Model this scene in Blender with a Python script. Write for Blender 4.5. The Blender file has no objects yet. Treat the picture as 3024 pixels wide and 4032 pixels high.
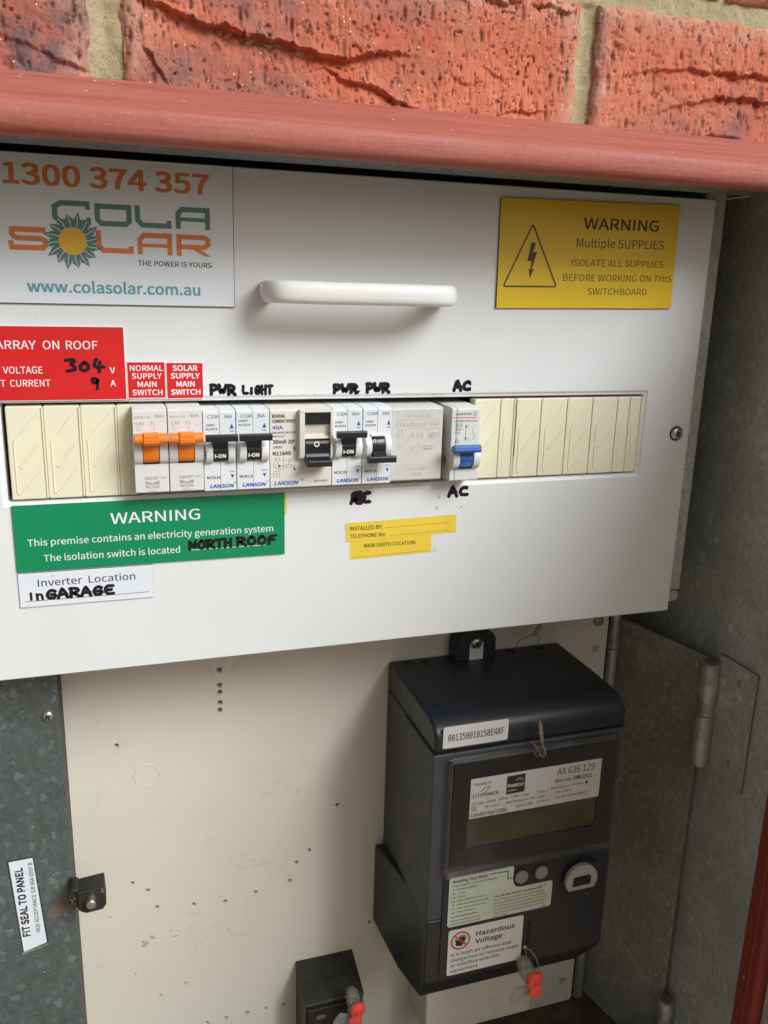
import bpy, bmesh, math, random, os
import numpy as np
from mathutils import Vector, Matrix
R = math.radians
MM = 0.001
scene = bpy.context.scene
C = scene.collection
random.seed(7)

# ------------------------------------------------------------------ camera
cam_data = bpy.data.cameras.new('camera')
cam = bpy.data.objects.new('camera', cam_data)
C.objects.link(cam)
cam.location = (0.048853, -0.468382, 0.063318)
cam.rotation_euler = (1.312411, -0.026649, -0.315197)
cam_data.sensor_fit = 'VERTICAL'
cam_data.sensor_height = 24.0
cam_data.lens = 24.0 * 3358.286 / 4032
cam_data.clip_start = 0.01
cam_data.clip_end = 200
scene.camera = cam

# ------------------------------------------------------------------ light
SUN = Vector((0.47, -0.64, 0.60)).normalized()      # towards the light
scene.view_settings.view_transform = 'Standard'
scene.view_settings.look = 'None'
scene.view_settings.exposure = 0.79
scene.view_settings.gamma = 1
w = bpy.data.worlds.new('World')
scene.world = w
w.use_nodes = True
nt = w.node_tree
bg = nt.nodes['Background']
sky = nt.nodes.new('ShaderNodeTexSky')
sky.sky_type = 'NISHITA'
sky.sun_disc = False
sky.sun_elevation = math.asin(SUN.z)
sky.sun_rotation = math.atan2(SUN.x, SUN.y)
sky.air_density = 1.0
sky.dust_density = 7.0
sky.ozone_density = 1.0
hs = nt.nodes.new('ShaderNodeHueSaturation')          # overcast: the blue washed out
hs.inputs['Saturation'].default_value = 0.30
nt.links.new(sky.outputs[0], hs.inputs['Color'])
nt.links.new(hs.outputs[0], bg.inputs['Color'])
bg.inputs['Strength'].default_value = 0.05
sl = bpy.data.lights.new('sun', 'SUN')
sl.energy = 1.5
sl.angle = R(27)
sl.color = (0.86, 0.94, 1.0)
so = bpy.data.objects.new('sun', sl)
C.objects.link(so)
so.rotation_euler = SUN.to_track_quat('Z', 'Y').to_euler()
so.location = (0.5, -1, 1.5)

# ------------------------------------------------------------------ materials
def new_mat(name):
    m = bpy.data.materials.new(name)
    m.use_nodes = True
    n = m.node_tree
    return m, n, n.nodes['Principled BSDF']
def ramp(n, fac, stops, interp='LINEAR'):
    r = n.nodes.new('ShaderNodeValToRGB')
    r.color_ramp.interpolation = interp
    els = r.color_ramp.elements
    while len(els) < len(stops): els.new(0.5)
    for e, (p, c) in zip(els, stops):
        e.position = p
        e.color = (c, c, c, 1) if isinstance(c, (int, float)) else (*c, 1)
    n.links.new(fac, r.inputs[0])
    return r.outputs[0]
def noise(n, scale, detail=4, rough=0.55, vec=None, dist=0):
    t = n.nodes.new('ShaderNodeTexNoise')
    t.inputs['Scale'].default_value = scale
    t.inputs['Detail'].default_value = detail
    t.inputs['Roughness'].default_value = rough
    t.inputs['Distortion'].default_value = dist
    n.links.new(vec if vec else pos(n), t.inputs['Vector'])
    return t.outputs['Fac']
def pos(n, sc=None):
    g = n.nodes.new('ShaderNodeTexCoord')
    o = g.outputs['Object']
    if sc:
        mp = n.nodes.new('ShaderNodeMapping')
        mp.inputs['Scale'].default_value = sc
        n.links.new(o, mp.inputs['Vector'])
        o = mp.outputs[0]
    return o
def voro(n, scale, out='Distance', vec=None, feat='F1', rnd=1.0):
    t = n.nodes.new('ShaderNodeTexVoronoi')
    t.feature = feat
    t.inputs['Scale'].default_value = scale
    t.inputs['Randomness'].default_value = rnd
    n.links.new(vec if vec else pos(n), t.inputs['Vector'])
    return t.outputs[out]
def mix(n, fac, a, b, mode='MIX'):
    m = n.nodes.new('ShaderNodeMix')
    m.data_type = 'RGBA'
    m.blend_type = mode
    for sock, v in ((m.inputs['Factor'], fac), (m.inputs['A'], a), (m.inputs['B'], b)):
        if isinstance(v, (int, float)): sock.default_value = v
        elif isinstance(v, tuple): sock.default_value = (*v, 1)
        else: n.links.new(v, sock)
    return m.outputs['Result']
def math_(n, op, a, b=0.0):
    m = n.nodes.new('ShaderNodeMath')
    m.operation = op
    for s, v in ((m.inputs[0], a), (m.inputs[1], b)):
        if isinstance(v, (int, float)): s.default_value = v
        else: n.links.new(v, s)
    return m.outputs[0]
def bump(n, p, h, strength, dist=0.001, prev=None):
    b = n.nodes.new('ShaderNodeBump')
    b.inputs['Strength'].default_value = strength
    b.inputs['Distance'].default_value = dist
    n.links.new(h, b.inputs['Height'])
    if prev: n.links.new(prev, b.inputs['Normal'])
    n.links.new(b.outputs[0], p.inputs['Normal'])
    return b.outputs[0]

def plastic(name, col, rough=0.4, var=0.08, bmp=0.1, scale=40, dirt=0.0, dirtcol=(0.25, 0.2, 0.14), spec=0.5, metallic=0.0):
    m, n, p = new_mat(name)
    f = noise(n, scale, 5)
    dark = tuple(c * (1 - var) for c in col)
    light = tuple(min(1, c * (1 + var * 0.4)) for c in col)
    c = mix(n, ramp(n, f, [(0.35, 0), (0.65, 1)]), dark, light)
    if dirt:
        d = noise(n, scale * 0.35, 7, 0.7, dist=0.6)
        c = mix(n, math_(n, 'MULTIPLY', ramp(n, d, [(0.5, 0), (0.75, 1)]), dirt), c, dirtcol)
    n.links.new(c, p.inputs['Base Color'])
    p.inputs['Metallic'].default_value = metallic
    p.inputs['Specular IOR Level'].default_value = spec
    rr = noise(n, scale * 2.3, 3)
    n.links.new(math_(n, 'ADD', math_(n, 'MULTIPLY', math_(n, 'SUBTRACT', rr, 0.5), 0.16), rough), p.inputs['Roughness'])
    if bmp: bump(n, p, noise(n, 700, 3), bmp, 0.0002)
    return m
def ink(name, col, rough=0.5):
    m, n, p = new_mat(name)
    f = noise(n, 300, 3)
    n.links.new(mix(n, f, tuple(c * 0.85 for c in col), tuple(min(1, c * 1.15) for c in col)), p.inputs['Base Color'])
    p.inputs['Roughness'].default_value = rough
    return m

M = {}
M['white'] = plastic('white_powder_coat', (0.765, 0.765, 0.755), 0.36, 0.03, 0.18, 9, 0.16, (0.52, 0.48, 0.40))
M['sign_white'] = plastic('white_sign_sheet', (0.76, 0.785, 0.82), 0.3, 0.03, 0.05, 12)
M['gloss_white'] = plastic('glossy_white_plastic', (0.80, 0.79, 0.75), 0.14, 0.02, 0.0, 12)
M['cream'] = plastic('cream_filler_plastic', (0.83, 0.77, 0.57), 0.42, 0.04, 0.15, 22, 0.25, (0.50, 0.38, 0.20))
M['grey_white'] = plastic('pale_grey_breaker_plastic', (0.72, 0.71, 0.68), 0.42, 0.04, 0.1, 60, 0.12, (0.4, 0.34, 0.26))
M['blue_white'] = plastic('cool_white_breaker_plastic', (0.76, 0.77, 0.77), 0.4, 0.04, 0.1, 60, 0.10, (0.4, 0.34, 0.26))
M['warm_white'] = plastic('warm_white_plastic', (0.73, 0.70, 0.62), 0.42, 0.05, 0.1, 50, 0.25, (0.42, 0.34, 0.24))
M['dirty_warm'] = plastic('soiled_warm_white_plastic', (0.66, 0.62, 0.52), 0.42, 0.08, 0.1, 80, 0.5, (0.35, 0.27, 0.17))
M['shell'] = plastic('pale_grey_transformer_plastic', (0.62, 0.61, 0.56), 0.42, 0.04, 0.1, 60, 0.1)
M['orange'] = plastic('orange_toggle_plastic', (0.90, 0.235, 0.02), 0.36, 0.05, 0.1, 60)
M['black'] = plastic('black_toggle_plastic', (0.016, 0.016, 0.018), 0.3, 0.2, 0.1, 60, 0.25, (0.12, 0.11, 0.10))
M['blue'] = plastic('blue_toggle_plastic', (0.03, 0.13, 0.42), 0.34, 0.08, 0.1, 60)
M['meter'] = plastic('dark_grey_meter_plastic', (0.017, 0.021, 0.026), 0.40, 0.15, 0.35, 60, 0.12, (0.10, 0.09, 0.075))
M['meter_side'] = plastic('lit_side_meter_plastic', (0.060, 0.063, 0.072), 0.52, 0.10, 0.3, 60, 0.2, (0.13, 0.11, 0.08))  # lightened meter plastic: light reflected onto the sides is put into the colour
M['black_part'] = plastic('black_bakelite', (0.022, 0.020, 0.016), 0.5, 0.2, 0.3, 60, 0.55, (0.10, 0.085, 0.05))
M['recess'] = plastic('dark_void', (0.012, 0.011, 0.010), 0.8, 0.1, 0, 60)
M['lcd'] = plastic('dark_display_glass', (0.085, 0.078, 0.048), 0.16, 0.4, 0, 16, 0.8, (0.035, 0.042, 0.018))
M['grey_btn'] = plastic('grey_button_plastic', (0.26, 0.25, 0.23), 0.4, 0.08, 0.1, 60)
M['port'] = plastic('beige_port_ring', (0.42, 0.39, 0.33), 0.45, 0.08, 0.1, 60)
M['zinc'] = plastic('bright_zinc_screw', (0.62, 0.60, 0.55), 0.32, 0.3, 0.4, 300, metallic=0.9)
M['dull_metal'] = plastic('dull_hinge_steel', (0.46, 0.45, 0.42), 0.42, 0.4, 0.6, 90, 0.3, (0.22, 0.14, 0.09), metallic=0.45)
M['lead'] = plastic('lead_crimp', (0.42, 0.37, 0.28), 0.4, 0.35, 0.5, 400, metallic=0.7)
M['seal_red'] = plastic('fluorescent_red_plastic', (0.95, 0.10, 0.07), 0.4, 0.12, 0.2, 200)
M['yellow'] = plastic('yellow_sign_sheet', (0.80, 0.53, 0.012), 0.42, 0.05, 0.08, 25)
M['yellow2'] = plastic('yellow_vinyl_sticker', (0.86, 0.60, 0.055), 0.45, 0.06, 0.15, 30, 0.15, (0.5, 0.33, 0.06))
M['red'] = plastic('red_engraved_label', (0.66, 0.012, 0.012), 0.42, 0.05, 0.08, 30)
M['green'] = plastic('green_engraved_label', (0.0, 0.245, 0.095), 0.42, 0.05, 0.08, 30)
M['core'] = plastic('dark_sign_core', (0.03, 0.03, 0.03), 0.5)
M['label_paper'] = plastic('off_white_label_paper', (0.72, 0.70, 0.66), 0.5, 0.03, 0.05, 50)
M['label_green'] = plastic('pale_green_tinted_label', (0.60, 0.66, 0.50), 0.4, 0.05, 0.05, 50)
M['ink_black'] = ink('black_print', (0.02, 0.018, 0.017))
M['ink_brown'] = ink('dark_brown_print', (0.075, 0.030, 0.012))
M['ink_marker'] = ink('black_marker_ink', (0.011, 0.006, 0.012), 0.35)
M['ink_orange'] = ink('orange_print', (0.70, 0.20, 0.045))
M['ink_teal'] = ink('teal_print', (0.10, 0.22, 0.20))
M['ink_teal2'] = ink('light_teal_print', (0.12, 0.33, 0.37))
M['ink_sun'] = ink('yellow_print', (0.78, 0.46, 0.05))
M['ink_white'] = ink('white_print', (0.82, 0.84, 0.86))
M['ink_blue'] = ink('blue_print', (0.022, 0.085, 0.42))
M['ink_steel'] = ink('slate_blue_print', (0.09, 0.16, 0.33))
M['ink_grey'] = ink('grey_print', (0.36, 0.36, 0.36))
M['ink_dim'] = ink('dark_grey_print', (0.12, 0.12, 0.12))
M['ink_red'] = ink('red_print', (0.60, 0.05, 0.05))
M['ink_paleblue'] = ink('pale_blue_print', (0.10, 0.26, 0.55))
M['rust'] = ink('brown_corrosion', (0.17, 0.115, 0.082), 0.7)
M['edge_dark'] = plastic('shade_darkened_steel_edge', (0.045, 0.040, 0.030), 0.6, 0.5, 0.5, 120, 0.4, (0.09, 0.07, 0.05))  # shade on the folded flange edge, put into the steel colour

def mat_meter_panel():
    m, n, p = new_mat('cream_painted_board')
    f = noise(n, 14, 5)
    c = mix(n, f, (0.68, 0.64, 0.52), (0.76, 0.72, 0.595))
    d = noise(n, 55, 8, 0.72, dist=0.8)                 # scuffs and faint grime
    area = noise(n, 9, 3)
    k = math_(n, 'MULTIPLY', ramp(n, d, [(0.56, 0), (0.68, 1)]), ramp(n, area, [(0.46, 0), (0.62, 0.55)]))
    c = mix(n, k, c, (0.46, 0.43, 0.30))
    n.links.new(c, p.inputs['Base Color'])
    p.inputs['Roughness'].default_value = 0.42
    bump(n, p, noise(n, 500, 4), 0.15, 0.0003)
    return m
M['board'] = mat_meter_panel()

def mat_galv(name, dark, mid, light, spangle, metallic=0.55, rough=0.5):
    m, n, p = new_mat(name)
    sv = pos(n, (1, 1, 0.75))
    # warp the cells a little
    nz = n.nodes.new('ShaderNodeTexNoise'); nz.inputs['Scale'].default_value = 260
    n.links.new(sv, nz.inputs['Vector'])
    add = n.nodes.new('ShaderNodeVectorMath'); add.operation = 'MULTIPLY_ADD'
    n.links.new(nz.outputs['Color'], add.inputs[0]); add.inputs[1].default_value = (0.005,) * 3
    n.links.new(sv, add.inputs[2])
    v = add.outputs[0]
    cell = voro(n, spangle, 'Color', v)
    sep = n.nodes.new('ShaderNodeSeparateColor'); n.links.new(cell, sep.inputs[0])
    c = mix(n, ramp(n, sep.outputs[0], [(0.0, 0), (0.84, 0.22), (0.90, 0.22), (0.97, 1)]), mid, light)
    c = mix(n, ramp(n, sep.outputs[1], [(0.0, 0), (1.0, 0.30)]), c, dark)
    c = mix(n, ramp(n, noise(n, 18, 7, 0.65), [(0.35, 0), (0.75, 0.6)]), c, dark)
    c = mix(n, ramp(n, noise(n, 300, 6, 0.75, dist=0.4), [(0.50, 0), (0.66, 0.55)]), c, dark)
    c = mix(n, ramp(n, noise(n, 190, 5, 0.7, dist=0.8), [(0.56, 0), (0.70, 0.45)]), c, light)
    sp = voro(n, 130, 'Distance')
    c = mix(n, ramp(n, sp, [(0.035, 1), (0.055, 0)]), c, (0.75, 0.78, 0.76))
    n.links.new(c, p.inputs['Base Color'])
    p.inputs['Metallic'].default_value = metallic
    n.links.new(ramp(n, sep.outputs[2], [(0, rough - 0.08), (1, rough + 0.14)]), p.inputs['Roughness'])
    b = bump(n, p, sep.outputs[0], 0.10, 0.0002)
    bump(n, p, noise(n, 300, 5), 0.25, 0.0004, b)
    return m
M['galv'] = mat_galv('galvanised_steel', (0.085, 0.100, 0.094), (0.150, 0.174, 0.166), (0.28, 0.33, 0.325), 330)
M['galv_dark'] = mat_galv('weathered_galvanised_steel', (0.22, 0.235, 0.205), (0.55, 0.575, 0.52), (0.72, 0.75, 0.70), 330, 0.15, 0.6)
M['galv_plate'] = mat_galv('stained_galvanised_plate', (0.15, 0.135, 0.10), (0.40, 0.385, 0.32), (0.52, 0.52, 0.46), 330, 0.2, 0.55)
M['floor'] = plastic('grimy_brown_floor', (0.075, 0.058, 0.032), 0.8, 0.5, 0.6, 60, 0.6, (0.03, 0.025, 0.015))

def mat_red_paint(name, base, pale):
    m, n, p = new_mat(name)
    st = noise(n, 1.0, 5, 0.6, pos(n, (12, 160, 260)))
    c = mix(n, ramp(n, st, [(0.35, 0), (0.7, 1)]), base, pale)
    c = mix(n, ramp(n, noise(n, 60, 6, 0.7), [(0.55, 0), (0.75, 0.5)]), c, tuple(x * 0.75 for x in base))
    c = mix(n, ramp(n, noise(n, 650, 5, 0.8), [(0.52, 0), (0.72, 0.45)]), c, (0.56, 0.28, 0.23))
    v = voro(n, 95, 'Distance')
    keep = ramp(n, noise(n, 30, 2), [(0.50, 0), (0.54, 1)])
    c = mix(n, math_(n, 'MULTIPLY', ramp(n, v, [(0.06, 1), (0.09, 0)]), keep), c, (0.72, 0.52, 0.44))
    n.links.new(c, p.inputs['Base Color'])
    p.inputs['Roughness'].default_value = 0.62
    p.inputs['Specular IOR Level'].default_value = 0.35
    b = bump(n, p, st, 0.35, 0.001)
    bump(n, p, noise(n, 450, 4), 0.18, 0.0004, b)
    return m
M['red_paint'] = mat_red_paint('weathered_red_paint', (0.37, 0.092, 0.066), (0.45, 0.145, 0.113))
M['red_door'] = mat_red_paint('red_door_paint', (0.30, 0.040, 0.022), (0.32, 0.05, 0.03))

def mat_brick():
    m, n, p = new_mat('fired_clay_brick')
    c = mix(n, ramp(n, noise(n, 22, 6, 0.6), [(0.3, 0), (0.7, 1)]), (0.54, 0.108, 0.044), (0.71, 0.205, 0.098))
    c = mix(n, ramp(n, noise(n, 120, 6, 0.7), [(0.50, 0), (0.78, 0.5)]), c, (0.74, 0.33, 0.19))
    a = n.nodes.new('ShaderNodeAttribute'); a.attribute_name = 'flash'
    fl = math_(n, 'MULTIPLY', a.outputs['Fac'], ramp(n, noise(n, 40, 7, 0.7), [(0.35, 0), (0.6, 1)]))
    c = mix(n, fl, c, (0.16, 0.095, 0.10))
    e = n.nodes.new('ShaderNodeAttribute'); e.attribute_name = 'edge'
    c = mix(n, math_(n, 'MULTIPLY', e.outputs['Fac'], ramp(n, noise(n, 90, 6, 0.7), [(0.35, 0), (0.65, 0.8)])), c, (0.60, 0.38, 0.28))
    # iron spots, coarse and fine, stretched upright
    v = voro(n, 1.0, 'Distance', pos(n, (230, 230, 120)))
    kp = ramp(n, noise(n, 130, 3), [(0.50, 0), (0.56, 1)])
    c = mix(n, math_(n, 'MULTIPLY', ramp(n, v, [(0.12, 0.85), (0.20, 0)]), kp), c, (0.10, 0.045, 0.055))
    v2 = voro(n, 1.0, 'Distance', pos(n, (620, 620, 300)))
    c = mix(n, ramp(n, v2, [(0.12, 0.75), (0.2, 0)]), c, (0.16, 0.06, 0.045))
    v3 = voro(n, 260, 'Distance', pos(n, (1, 1, 1)))
    c = mix(n, math_(n, 'MULTIPLY', ramp(n, v3, [(0.09, 1), (0.13, 0)]), ramp(n, noise(n, 70, 2), [(0.5, 0), (0.55, 1)])), c, (0.85, 0.68, 0.5))
    pt = n.nodes.new('ShaderNodeAttribute'); pt.attribute_name = 'pit'
    c = mix(n, pt.outputs['Fac'], c, (0.13, 0.05, 0.035))
    n.links.new(c, p.inputs['Base Color'])
    p.inputs['Roughness'].default_value = 0.68
    b = bump(n, p, noise(n, 320, 9, 0.78), 0.8, 0.0014)
    bump(n, p, ramp(n, v2, [(0.1, 0), (0.22, 1)]), 0.5, 0.0008, b)
    return m
M['brick'] = mat_brick()
def mat_mortar():
    m, n, p = new_mat('sandy_mortar')
    c = mix(n, noise(n, 40, 5), (0.46, 0.37, 0.20), (0.60, 0.51, 0.31))
    c = mix(n, ramp(n, noise(n, 900, 4, 0.8), [(0.52, 0), (0.66, 0.75)]), c, (0.20, 0.16, 0.09))
    c = mix(n, ramp(n, noise(n, 1100, 3, 0.8, pos(n, (1, 1.3, 1))), [(0.60, 0), (0.68, 0.7)]), c, (0.85, 0.78, 0.6))
    n.links.new(c, p.inputs['Base Color'])
    p.inputs['Roughness'].default_value = 0.9
    bump(n, p, noise(n, 700, 6, 0.8), 0.9, 0.0012)
    return m
M['mortar'] = mat_mortar()
def mat_clear(name, tint=(0.92, 0.92, 0.9), haze=0.06):
    m = bpy.data.materials.new(name); m.use_nodes = True
    n = m.node_tree; n.nodes.clear()
    o = n.nodes.new('ShaderNodeOutputMaterial')
    t = n.nodes.new('ShaderNodeBsdfTransparent'); t.inputs[0].default_value = (*tint, 1)
    g = n.nodes.new('ShaderNodeBsdfGlossy'); g.inputs['Roughness'].default_value = 0.08
    f = n.nodes.new('ShaderNodeFresnel'); f.inputs[0].default_value = 1.45
    d = n.nodes.new('ShaderNodeBsdfDiffuse'); d.inputs[0].default_value = (0.6, 0.58, 0.54, 1)
    a = n.nodes.new('ShaderNodeMixShader'); b = n.nodes.new('ShaderNodeMixShader')
    a.inputs[0].default_value = haze
    tc = n.nodes.new('ShaderNodeTexCoord'); nz = n.nodes.new('ShaderNodeTexNoise'); nz.inputs['Scale'].default_value = 60
    n.links.new(tc.outputs['Object'], nz.inputs['Vector'])
    mm = n.nodes.new('ShaderNodeMath'); mm.operation = 'MULTIPLY'; mm.inputs[1].default_value = haze * 2
    n.links.new(nz.outputs['Fac'], mm.inputs[0]); n.links.new(mm.outputs[0], a.inputs[0])
    n.links.new(t.outputs[0], a.inputs[1]); n.links.new(d.outputs[0], a.inputs[2])
    fm = n.nodes.new('ShaderNodeMath'); fm.operation = 'MULTIPLY'; fm.inputs[1].default_value = 0.06 if haze < 0.01 else 0.35
    n.links.new(f.outputs[0], fm.inputs[0]); n.links.new(fm.outputs[0], b.inputs[0]); n.links.new(a.outputs[0], b.inputs[1]); n.links.new(g.outputs[0], b.inputs[2])
    n.links.new(b.outputs[0], o.inputs[0])
    return m
M['clear'] = mat_clear('clear_window_plastic', (0.97, 0.97, 0.96), haze=0.002)
M['clear_edge'] = mat_clear('hazy_clear_plastic', (0.86, 0.86, 0.85), 0.09)
M['clear_tag'] = mat_clear('cloudy_clear_tag', (0.85, 0.84, 0.80), 0.26)

# ------------------------------------------------------------------ mesh builder (millimetres)
class MB:
    def __init__(s): s.v = []; s.f = []
    def add(s, verts, faces):
        o = len(s.v); s.v += [tuple(map(float, q)) for q in verts]
        s.f += [tuple(i + o for i in f) for f in faces]
        return s
    def box(s, x0, x1, y0, y1, z0, z1):
        return s.add([(x, y, z) for x in (x0, x1) for y in (y0, y1) for z in (z0, z1)],
                     [(0, 1, 3, 2), (4, 6, 7, 5), (0, 4, 5, 1), (2, 3, 7, 6), (0, 2, 6, 4), (1, 5, 7, 3)])
    def prism(s, pts, a0, a1, axis):            # pts: outline; axis 'y': (x,z) outline, 'x': (y,z), 'z': (x,y)
        def P(p, a): return {'y': (p[0], a, p[1]), 'x': (a, p[0], p[1]), 'z': (p[0], p[1], a)}[axis]
        n = len(pts)
        return s.add([P(p, a0) for p in pts] + [P(p, a1) for p in pts],
                     [tuple(range(n)), tuple(range(2 * n - 1, n - 1, -1))] + [(i, i + n, (i + 1) % n + n, (i + 1) % n) for i in range(n)])
    def cyl(s, c, r, a0, a1, axis='y', n=20, r1=None):
        r1 = r if r1 is None else r1
        def P(t, a, rr):
            u, v = c[0] + rr * math.cos(t), c[1] + rr * math.sin(t)
            return {'y': (u, a, v), 'x': (a, u, v), 'z': (u, v, a)}[axis]
        T = [2 * math.pi * i / n for i in range(n)]
        return s.add([P(t, a0, r) for t in T] + [P(t, a1, r1) for t in T],
                     [tuple(range(n)), tuple(range(2 * n - 1, n - 1, -1))] + [(i, i + n, (i + 1) % n + n, (i + 1) % n) for i in range(n)])
    def dome(s, c, r, y0, h, n=20, k=4):        # flattened dome towards -y
        vs = []; fs = []
        for j in range(k):
            a = math.pi / 2 * j / k
            for i in range(n):
                t = 2 * math.pi * i / n
                vs.append((c[0] + r * math.cos(a) * math.cos(t), y0 - h * math.sin(a), c[1] + r * math.cos(a) * math.sin(t)))
        vs.append((c[0], y0 - h, c[1]))
        for j in range(k - 1):
            for i in range(n): fs.append((j * n + i, j * n + (i + 1) % n, (j + 1) * n + (i + 1) % n, (j + 1) * n + i))
        for i in range(n): fs.append(((k - 1) * n + i, (k - 1) * n + (i + 1) % n, k * n))
        fs.append(tuple(range(n - 1, -1, -1)))
        return s.add(vs, fs)
    def tube(s, pts, r, n=8, closed=False):
        pts = [Vector(p) for p in pts]; N = len(pts); vs = []; fs = []
        up = Vector((0.3, 0.5, 0.8))
        for i, p in enumerate(pts):
            a = pts[(i - 1) % N] if (closed or i > 0) else p
            b = pts[(i + 1) % N] if (closed or i < N - 1) else p
            t = (b - a).normalized()
            u = t.cross(up).normalized(); w_ = t.cross(u)
            rr = r[i] if isinstance(r, (list, tuple)) else r
            for k in range(n):
                q = 2 * math.pi * k / n
                vs.append(p + (u * math.cos(q) + w_ * math.sin(q)) * rr)
        m_ = N if closed else N - 1
        for i in range(m_):
            for k in range(n):
                fs.append((i * n + k, i * n + (k + 1) % n, ((i + 1) % N) * n + (k + 1) % n, ((i + 1) % N) * n + k))
        if not closed:
            fs.append(tuple(range(n - 1, -1, -1))); fs.append(tuple((N - 1) * n + k for k in range(n)))
        return s.add(vs, fs)
    # flat print lying on a plane y=const, facing -y
    def flat(s, pts, y):
        A = sum(pts[i][0] * pts[(i + 1) % len(pts)][1] - pts[(i + 1) % len(pts)][0] * pts[i][1] for i in range(len(pts)))
        if A < 0: pts = pts[::-1]
        return s.add([(p[0], y, p[1]) for p in pts], [tuple(range(len(pts)))])
    def stroke(s, pts, w, y, cap='round'):
        P = [Vector(p) for p in pts]; h = w / 2; L = []; Rr = []
        for i, p in enumerate(P):
            d0 = (P[i] - P[i - 1]).normalized() if i > 0 else None
            d1 = (P[i + 1] - P[i]).normalized() if i < len(P) - 1 else None
            if d0 is None: d0 = d1
            if d1 is None: d1 = d0
            t = d0 + d1
            t = t.normalized() if t.length > 1e-4 else d1
            nn = Vector((-t.y, t.x)); k = max(0.45, nn.dot(Vector((-d1.y, d1.x))))
            L.append(p + nn * h / k); Rr.append(p - nn * h / k)
        for i in range(len(P) - 1): s.flat([L[i], Rr[i], Rr[i + 1], L[i + 1]], y)
        if cap == 'round':
            for p, d, a, b in ((P[0], P[0] - P[1], L[0], Rr[0]), (P[-1], P[-1] - P[-2], Rr[-1], L[-1])):
                d = d.normalized(); base = math.atan2(a.y - p.y, a.x - p.x)
                arc = [a]
                for k in range(1, 6):
                    arc.append(p + Vector((math.cos(base + math.pi * k / 6), math.sin(base + math.pi * k / 6))) * h)
                arc.append(b)
                # make sure the arc bulges outward
                if (arc[3] - p).dot(d) < 0: arc = [a] + [p - (q - p) for q in reversed(arc[1:-1])][::-1] + [b]
                s.flat(arc, y)
        return s
    def disc(s, c, r, y, n=24, rx=None):
        rx = rx or r
        return s.flat([(c[0] + rx * math.cos(2 * math.pi * i / n), c[1] + r * math.sin(2 * math.pi * i / n)) for i in range(n)], y)
    def ring(s, c, r, w, y, n=28, rz=None):
        rz = rz or r
        for i in range(n):
            a, b = 2 * math.pi * i / n, 2 * math.pi * (i + 1) / n
            s.flat([(c[0] + (r - w / 2) * math.cos(a), c[1] + (rz - w / 2) * math.sin(a)), (c[0] + (r + w / 2) * math.cos(a), c[1] + (rz + w / 2) * math.sin(a)),
                    (c[0] + (r + w / 2) * math.cos(b), c[1] + (rz + w / 2) * math.sin(b)), (c[0] + (r - w / 2) * math.cos(b), c[1] + (rz - w / 2) * math.sin(b))], y)
        return s
    def rect_line(s, x0, x1, z0, z1, w, y):
        s.flat([(x0, z1 - w), (x1, z1 - w), (x1, z1), (x0, z1)], y); s.flat([(x0, z0), (x1, z0), (x1, z0 + w), (x0, z0 + w)], y)
        s.flat([(x0, z0 + w), (x0 + w, z0 + w), (x0 + w, z1 - w), (x0, z1 - w)], y); s.flat([(x1 - w, z0 + w), (x1, z0 + w), (x1, z1 - w), (x1 - w, z1 - w)], y)
        return s
    def text(s, txt, x0, x1, zb, cap, y, bold=0.0, shear=0.0, rot=0.0):
        # heavier faces: the same outline pressed a few times, a hair apart
        bold = bold * 1.7 + (0.032 if cap < 3.3 else 0.014)
        if bold > 0.006:
            d = bold * cap * 1.25
            for k, (u, v) in enumerate(((-.5, .35), (.5, -.35), (-.5, -.35), (.5, .35), (0, 0))):
                s._text(txt, x0 + d / 2 + u * d, x1 - d / 2 + u * d, zb + (v + .35) * d, cap - d * .7, y - 0.005 * k, shear, rot)
            return s
        return s._text(txt, x0, x1, zb, cap, y, shear, rot)
    def _text(s, txt, x0, x1, zb, cap, y, shear=0.0, rot=0.0):
        vs, fs, wd, ch, left, lift = glyphs(txt, 0.0)
        sx = (x1 - x0) / wd; sz = cap / ch
        q = []
        for (a, b), li in zip(vs, lift):
            X = (a - left) * sx + b * sz * shear; Z = b * sz
            if rot:
                ca, sa = math.cos(rot), math.sin(rot); X, Z = X * ca - Z * sa, X * sa + Z * ca
            q.append((x0 + X, y - li, zb + Z))
        return s.add(q, fs)
    def xform(s, mat):
        s.v = [tuple(mat @ Vector(p)) for p in s.v]; return s

_gc = {}
try:                                       # the plain grotesque face that ships inside Blender
    FONT = bpy.data.fonts.load(os.path.join(bpy.utils.system_resource('DATAFILES'), 'fonts', 'Noto Sans CJK Regular.woff2'))
except Exception:
    FONT = None
def _text_mesh(txt, bold):
    cu = bpy.data.curves.new('t', 'FONT'); cu.body = txt; cu.size = 1.0
    if FONT: cu.font = FONT
    cu.offset = bold
    cu.resolution_u = 3; cu.fill_mode = 'FRONT' if hasattr(cu, 'fill_mode') else cu.fill_mode
    o = bpy.data.objects.new('t', cu); C.objects.link(o)
    dg = bpy.context.evaluated_depsgraph_get(); dg.update()
    me = o.evaluated_get(dg).to_mesh()
    vs = [(v.co.x, v.co.y) for v in me.vertices]; fs = [tuple(p.vertices) for p in me.polygons]
    o.evaluated_get(dg).to_mesh_clear()
    bpy.data.objects.remove(o); bpy.data.curves.remove(cu)
    return vs, fs
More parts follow.
